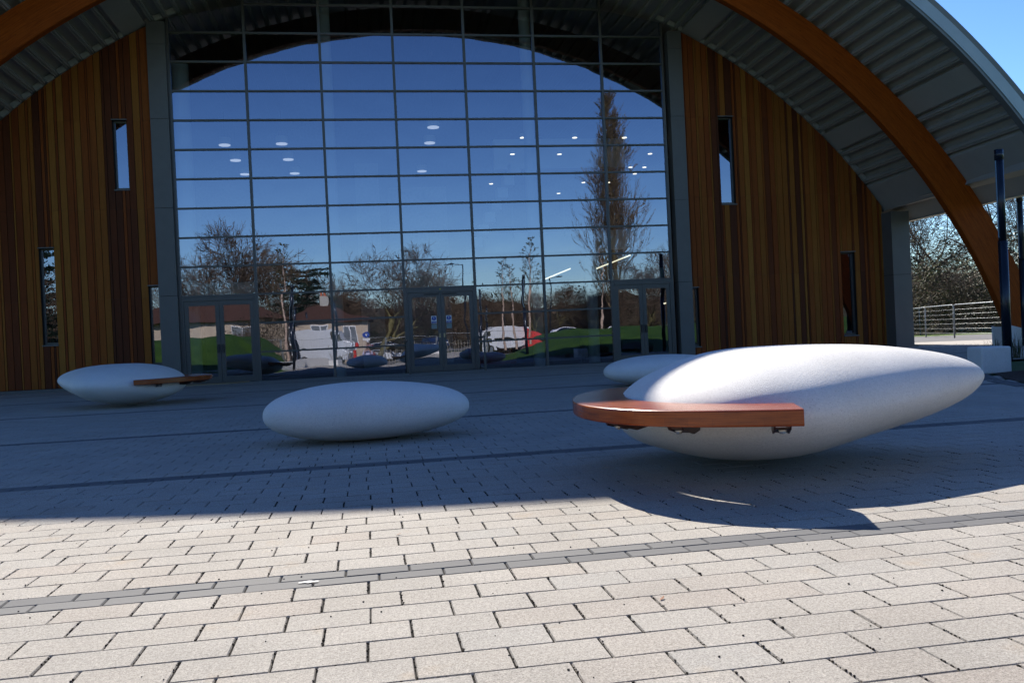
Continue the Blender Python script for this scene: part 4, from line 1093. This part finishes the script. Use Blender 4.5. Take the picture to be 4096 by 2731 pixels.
# birches
def birch(seed, H):
    T = Tree(seed); p = Vector((0, 0, -.2)); d = Vector((0, 0, 1)); n = 14; pts = []
    for i in range(n):
        d = (d+Vector((T.r.gauss(0, .05), T.r.gauss(0, .05), .15))).normalized(); q = p+d*H/n
        T.big.tube([p, q], [H*.013*(1-i/n)+.012, H*.013*(1-(i+1)/n)+.012], 8, T.r.random(), cap=False); pts.append((q.copy(), i/n)); p = q
    P = dict(segs=3, wig=.15, up=.02, nb=[3, 3, 3], ang=28, ls=(.5, .8), rmin=.006, bud=6, leaf=.045)
    for (q, f) in pts:
        if f < .32: continue
        for _ in range(4):
            a = T.r.uniform(0, 6.28); dd = Vector((math.cos(a), math.sin(a), 1.0)).normalized()
            T.grow(q, dd, H*.15*(1.15-f), .016, 2, P)
    return T
T = birch(41, 6.9); bi = T.finish('birch_tree', 'slim pale-stemmed birch reflected in front of the cream house and cedar', 'tree', (-5.2, -7.1, .75), BIRCH, 'young birch trees on the lawns')
for (x, y, z, s_, a, la) in ((9.8, -11.1, .7, .86, 1, 'left one of the twin birches reflected right of the centre doors'), (10.6, -11.4, .7, .78, 4, 'right one of the twin birches reflected right of the centre doors'), (11.3, -9.1, 1.0, .98, 2, 'tall birch reflected right next to the big dark post'), (16.6, -9.1, 1.1, .9, 3, 'single birch with a white stem reflected in front of the poplar')):
    dup(bi, (x, y, z), a, la, s_)
# poplar
T = Tree(51); H = 27; P = dict(segs=3, wig=.10, up=.12, nb=[3, 3, 4, 4], ang=15, ls=(.55, .85), rmin=.018, bud=2, leaf=.09)
p = Vector((0, 0, -.3)); 
for i in range(26):
    q = p+Vector((T.r.gauss(0, .06), T.r.gauss(0, .06), H/26)); T.big.tube([p, q], [.42*(1-i/26)+.02, .42*(1-(i+1)/26)+.02], 8, .5, cap=False); p = q
    if i > 1:
        f = i/26
        for _ in range(5):
            a = T.r.uniform(0, 6.28); rr_ = .36 if f < .75 else .26; dd = Vector((math.cos(a)*rr_, math.sin(a)*rr_, 1.0)).normalized()
            T.grow(q, dd, 4.0*(1.25-f) if f > .12 else 3.2, .05*(1.2-f), 3, P)
T.finish('poplar_tree', 'very tall narrow leafless poplar reflected in the right half of the glass', 'tree', (29.0, -49, 0), BARKO, None, twig=simple('poplar_twigs', (.15, .10, .062), .85, 0, .3, 3, .1))
# cedar
T = Tree(61); T.big.tube([(0, 0, -.2), (0, 0, 8.2)], [.35, .06], 8, cap=False)
for i in range(13):
    z = 1.8+i*.52; r_ = 3.1*(1-((z-3.8)/6.6)**2)**.5 if abs(z-3.8) < 6.4 else .6
    for _ in range(4):
        a = T.r.uniform(0, 6.28); L_ = r_*T.r.uniform(.6, 1.1); e = Vector((math.cos(a)*L_, math.sin(a)*L_, z+.25))
        T.big.tube([(0, 0, z-.2), e], [.06, .02], 5, cap=False)
        for k_ in range(150):
            u = T.r.random()**.6; c = Vector((e.x*u, e.y*u, z-.1+.3*u))+Vector((T.r.gauss(0, .35), T.r.gauss(0, .35), T.r.gauss(0, .07))); T.leaf(c, .12)
ce = T.finish('cedar_tree', 'dark green cedar with flat layered boughs reflected left of the chimney', 'tree', (-6.4, -44, 0), BARK, None, NEED)
ce.scale = (1.1,)*3
dup(ce, (-30.5, -36, 0), 1.2, 'dark cedar reflected behind branches in the low left slot window', 1.35)

# planting at the right edge: mulch, grasses
def inz(x, y): return rz_(x, y)
m = MB(); m.add([(8.06, 9.3, .0), (8.6, 10.55, .0), (9.42, 11.9, .0), (10.2, 11.9, .03), (11.2, 12.6, .08), (13.2, 12.2, .12), (13.2, 9.4, .42), (9.8, 8.6, .12), (8.4, 8.7, .02)], [tuple(range(9))])
struct(m.build('planting_bed', simple('bark_mulch', (.05, .025, .014), .95, 0, .6, 30, .9, bdist=.03)))
GBL = mat_foliage('dry_grass_blades', [(.03, .055, .012), (.07, .075, .025), (.16, .12, .06)], .6, .2)
def tuft(label, loc, n, h, seed, spread=.14):
    rn = random.Random(seed); m = MB()
    for _ in range(n):
        a = rn.uniform(0, 6.28); L_ = h*rn.uniform(.5, 1.15); lean = rn.uniform(.1, .75); b = Vector((rn.gauss(0, spread*.4), rn.gauss(0, spread*.4), 0)); d = Vector((math.cos(a), math.sin(a), 0)); s_ = Vector((-d.y, d.x, 0))*.005
        p1 = b+d*lean*L_*.3+Vector((0, 0, L_*.6)); p2 = b+d*lean*L_*.9+Vector((0, 0, L_*(1-.3*lean)))
        m.add([b-s_, b+s_, p1+s_*.8, p1-s_*.8, p2], [(0, 1, 2, 3), (3, 2, 4)], rn.random())
    o = m.build('grass_tuft', GBL); o.location = loc
    return tag(o, label, 'plant', 'ornamental grass tufts by the concrete block')
tl = [(9.95, 11.35, .03, 120, .5, 'spiky grass tuft right in front of the concrete block'), (9.55, 11.2, .01, 70, .33, 'small grass tuft at the bed edge near the concrete block'), (10.45, 11.75, .05, 120, .6, 'grass tuft at the right corner of the concrete block'), (10.1, 10.6, .05, 150, .6, 'leafy grass tuft at the right edge of the photo, nearest to the kerb'), (10.9, 11.2, .1, 150, .6, 'grass tuft at the right edge of the photo beside the mulch'), (9.4, 10.6, .02, 60, .3, 'short grass tuft in bare mulch'),
      (12.0, 15.1, 0, 60, .5, 'dry grass tuft behind the concrete block, left of the dark post'), (12.9, 15.6, 0, 60, .55, 'dry grass tuft behind the block at the foot of the dark post'), (11.5, 14.9, 0, 40, .42, 'thin dry grass tuft rising behind the concrete block'), (10.8, 12.3, .08, 120, .55, 'grass tuft just right of the concrete block'), (11.6, 11.9, .1, 140, .6, 'grass tuft low at the photo edge behind the mulch')]
for i, (x, y, z, n, h, la) in enumerate(tl): tuft(la, (x, y, z), n, h, 70+i)
# kerb of dark blocks along the bed
m = MB(); kp = [(7.0, 6.0), (7.5, 7.8), (7.98, 9.3), (8.5, 10.55), (9.3, 11.9)]
for (a, b) in zip(kp[:-1], kp[1:]):
    A, B = Vector((*a, 0)), Vector((*b, 0)); d = (B-A); n = int(d.length/.2); d.normalize(); s_ = Vector((d.y, -d.x, 0))
    for i in range(n):
        for r in range(2):
            p = A+d*(i+.5*r)*.2-s_*(.11*r); q = p+d*.192; 
            v = [p, q, q-s_*.102, p-s_*.102]; m.add([x+Vector((0, 0, -.02)) for x in v]+[x+Vector((0, 0, .008)) for x in v], [(4, 5, 6, 7), (0, 1, 5, 4), (1, 2, 6, 5), (2, 3, 7, 6), (3, 0, 4, 7)], random.random())
struct(m.build('kerb', BAND, bevel=.004))

# ================================================================== THE CROUCHING PHOTOGRAPHER (seen in the glass)
def skin(name, verts, edges, radii, mat, parent, root=0, sub_=2):
    me = bpy.data.meshes.new(name); me.from_pydata(verts, edges, []); me.materials.append(mat)
    o = bpy.data.objects.new(name, me); COL.objects.link(o); o.parent = parent
    sk = o.modifiers.new('s', 'SKIN'); sk.use_smooth_shade = True
    for i, r in enumerate(radii):
        me.skin_vertices[0].data[i].radius = r if isinstance(r, tuple) else (r, r)
    me.skin_vertices[0].data[root].use_root = True
    ss = o.modifiers.new('u', 'SUBSURF'); ss.levels = sub_; ss.render_levels = sub_
    return o
SKIN = simple('skin', (.48, .27, .20), .55, 0, .08, 20, .05); SHIRT = simple('lavender_shirt', (.50, .50, .72), .8, 0, .08, 12, .2)
TROU = simple('grey_green_trousers', (.10, .12, .10), .85, 0, .15, 12, .2); CAPM = simple('white_cap', (.7, .7, .7), .8, 0, .04)
ph = thing('person', 'crouching person in a lavender shirt and white cap holding a camera, seen in the glass', 'person', (-.03, -.47, 0))
ph.scale = (1.12,)*3
V = [(0, 0, .30), (0, .0, .48), (0, .02, .62), (0, .04, .72), (0, .07, .80),                     # pelvis, waist, chest, neck, head base
     (-.10, .02, .26), (-.17, .33, .42), (-.17, .22, .08), (-.17, .36, .04),                     # left: hip knee ankle toe
     (.10, .02, .26), (.17, .30, .10), (.17, -.08, .10), (.17, -.18, .05),                       # right: kneeling
     (-.17, .04, .66), (-.24, .12, .48), (-.10, .25, .74), (-.07, .27, .80),
     (.17, .04, .66), (.25, .13, .50), (.12, .25, .76), (.07, .27, .82)]
Eg = [(0, 1), (1, 2), (2, 3), (3, 4), (0, 5), (5, 6), (6, 7), (7, 8), (0, 9), (9, 10), (10, 11), (11, 12), (2, 13), (13, 14), (14, 15), (15, 16), (2, 17), (17, 18), (18, 19), (19, 20)]
Rd = [(.11, .08), (.10, .07), (.12, .08), .05, .056, .07, .055, .04, .035, .07, .055, .04, .035, .05, .040, .034, .022, .05, .040, .034, .022]
skin('body', V, Eg, Rd, SKIN, ph)
skin('shirt', [V[0], V[1], V[2], (0, .04, .70), V[13], V[14], (-.17, .185, .61), V[17], V[18], (.185, .19, .63)], [(0, 1), (1, 2), (2, 3), (2, 4), (4, 5), (5, 6), (2, 7), (7, 8), (8, 9)], [(.165, .135), (.155, .125), (.175, .13), .07, .082, .066, .052, .082, .066, .052], SHIRT, ph)
skin('trousers', [V[0], V[5], V[6], V[7], V[9], V[10], V[11]], [(0, 1), (1, 2), (2, 3), (0, 4), (4, 5), (5, 6)], [(.168, .14), .118, .10, .066, .118, .10, .07], TROU, ph)
for (sx, sy, sz) in ((-.17, .30, .045), (.17, -.14, .06)): m = MB(); sphere(m, (sx, sy, sz), (.052, .135, .05), 14, 8); m.build('shoe', BLK, ph, True)
m = MB(); sphere(m, (0, .07, .895), (.076, .092, .112), 20, 14); sphere(m, (0, .165, .885), (.014, .018, .02), 8, 6)
for s_ in (-1, 1): sphere(m, (s_*.077, .06, .885), (.012, .022, .03), 8, 6)
m.build('head', SKIN, ph, True)
m = MB()
for s_ in (-1, 1): sphere(m, (s_*.03, .152, .905), (.011, .008, .007), 8, 6)
m.build('eyes', BLK, ph, True)
m = MB(); m.box(-.022, .022, .152, .158, .842, .847); m.build('mouth', simple('lips', (.4, .12, .1), .5), ph)
m = MB(); sphere(m, (0, .06, .955), (.086, .10, .07), 20, 10); m.box(-.06, .06, .13, .22, .945, .955); m.build('cap', CAPM, ph, True)
for s_ in (-1, 1):
    for k_ in range(5):
        x = s_*.066; z0 = .80+k_*.017
        tip = (x*.25, .305-.006*k_, z0+.012) if k_ < 4 else (x*.5, .25, .875)
        skin('finger', [(x, .285, z0), (x*.8, .312-.004*k_, z0+.006), (x*.5, .315-.004*k_, z0+.009), tip], [(0, 1), (1, 2), (2, 3)], [.010, .009, .008, .006], SKIN, ph, 0, 1)
t = thing('camera_in_hands', 'black camera held up by the crouching person', 'camera', (-.03, -.12, .93))
m = MB(); m.box(-.065, .065, -.04, .0, -.045, .04); m.box(-.03, .03, -.04, 0, .04, .062); m.build('camera_body', BLK, t, bevel=.008)
m = MB(); m.tube([(0, 0, 0), (0, .045, 0)], .034, 18); m.build('lens', BLK, t)
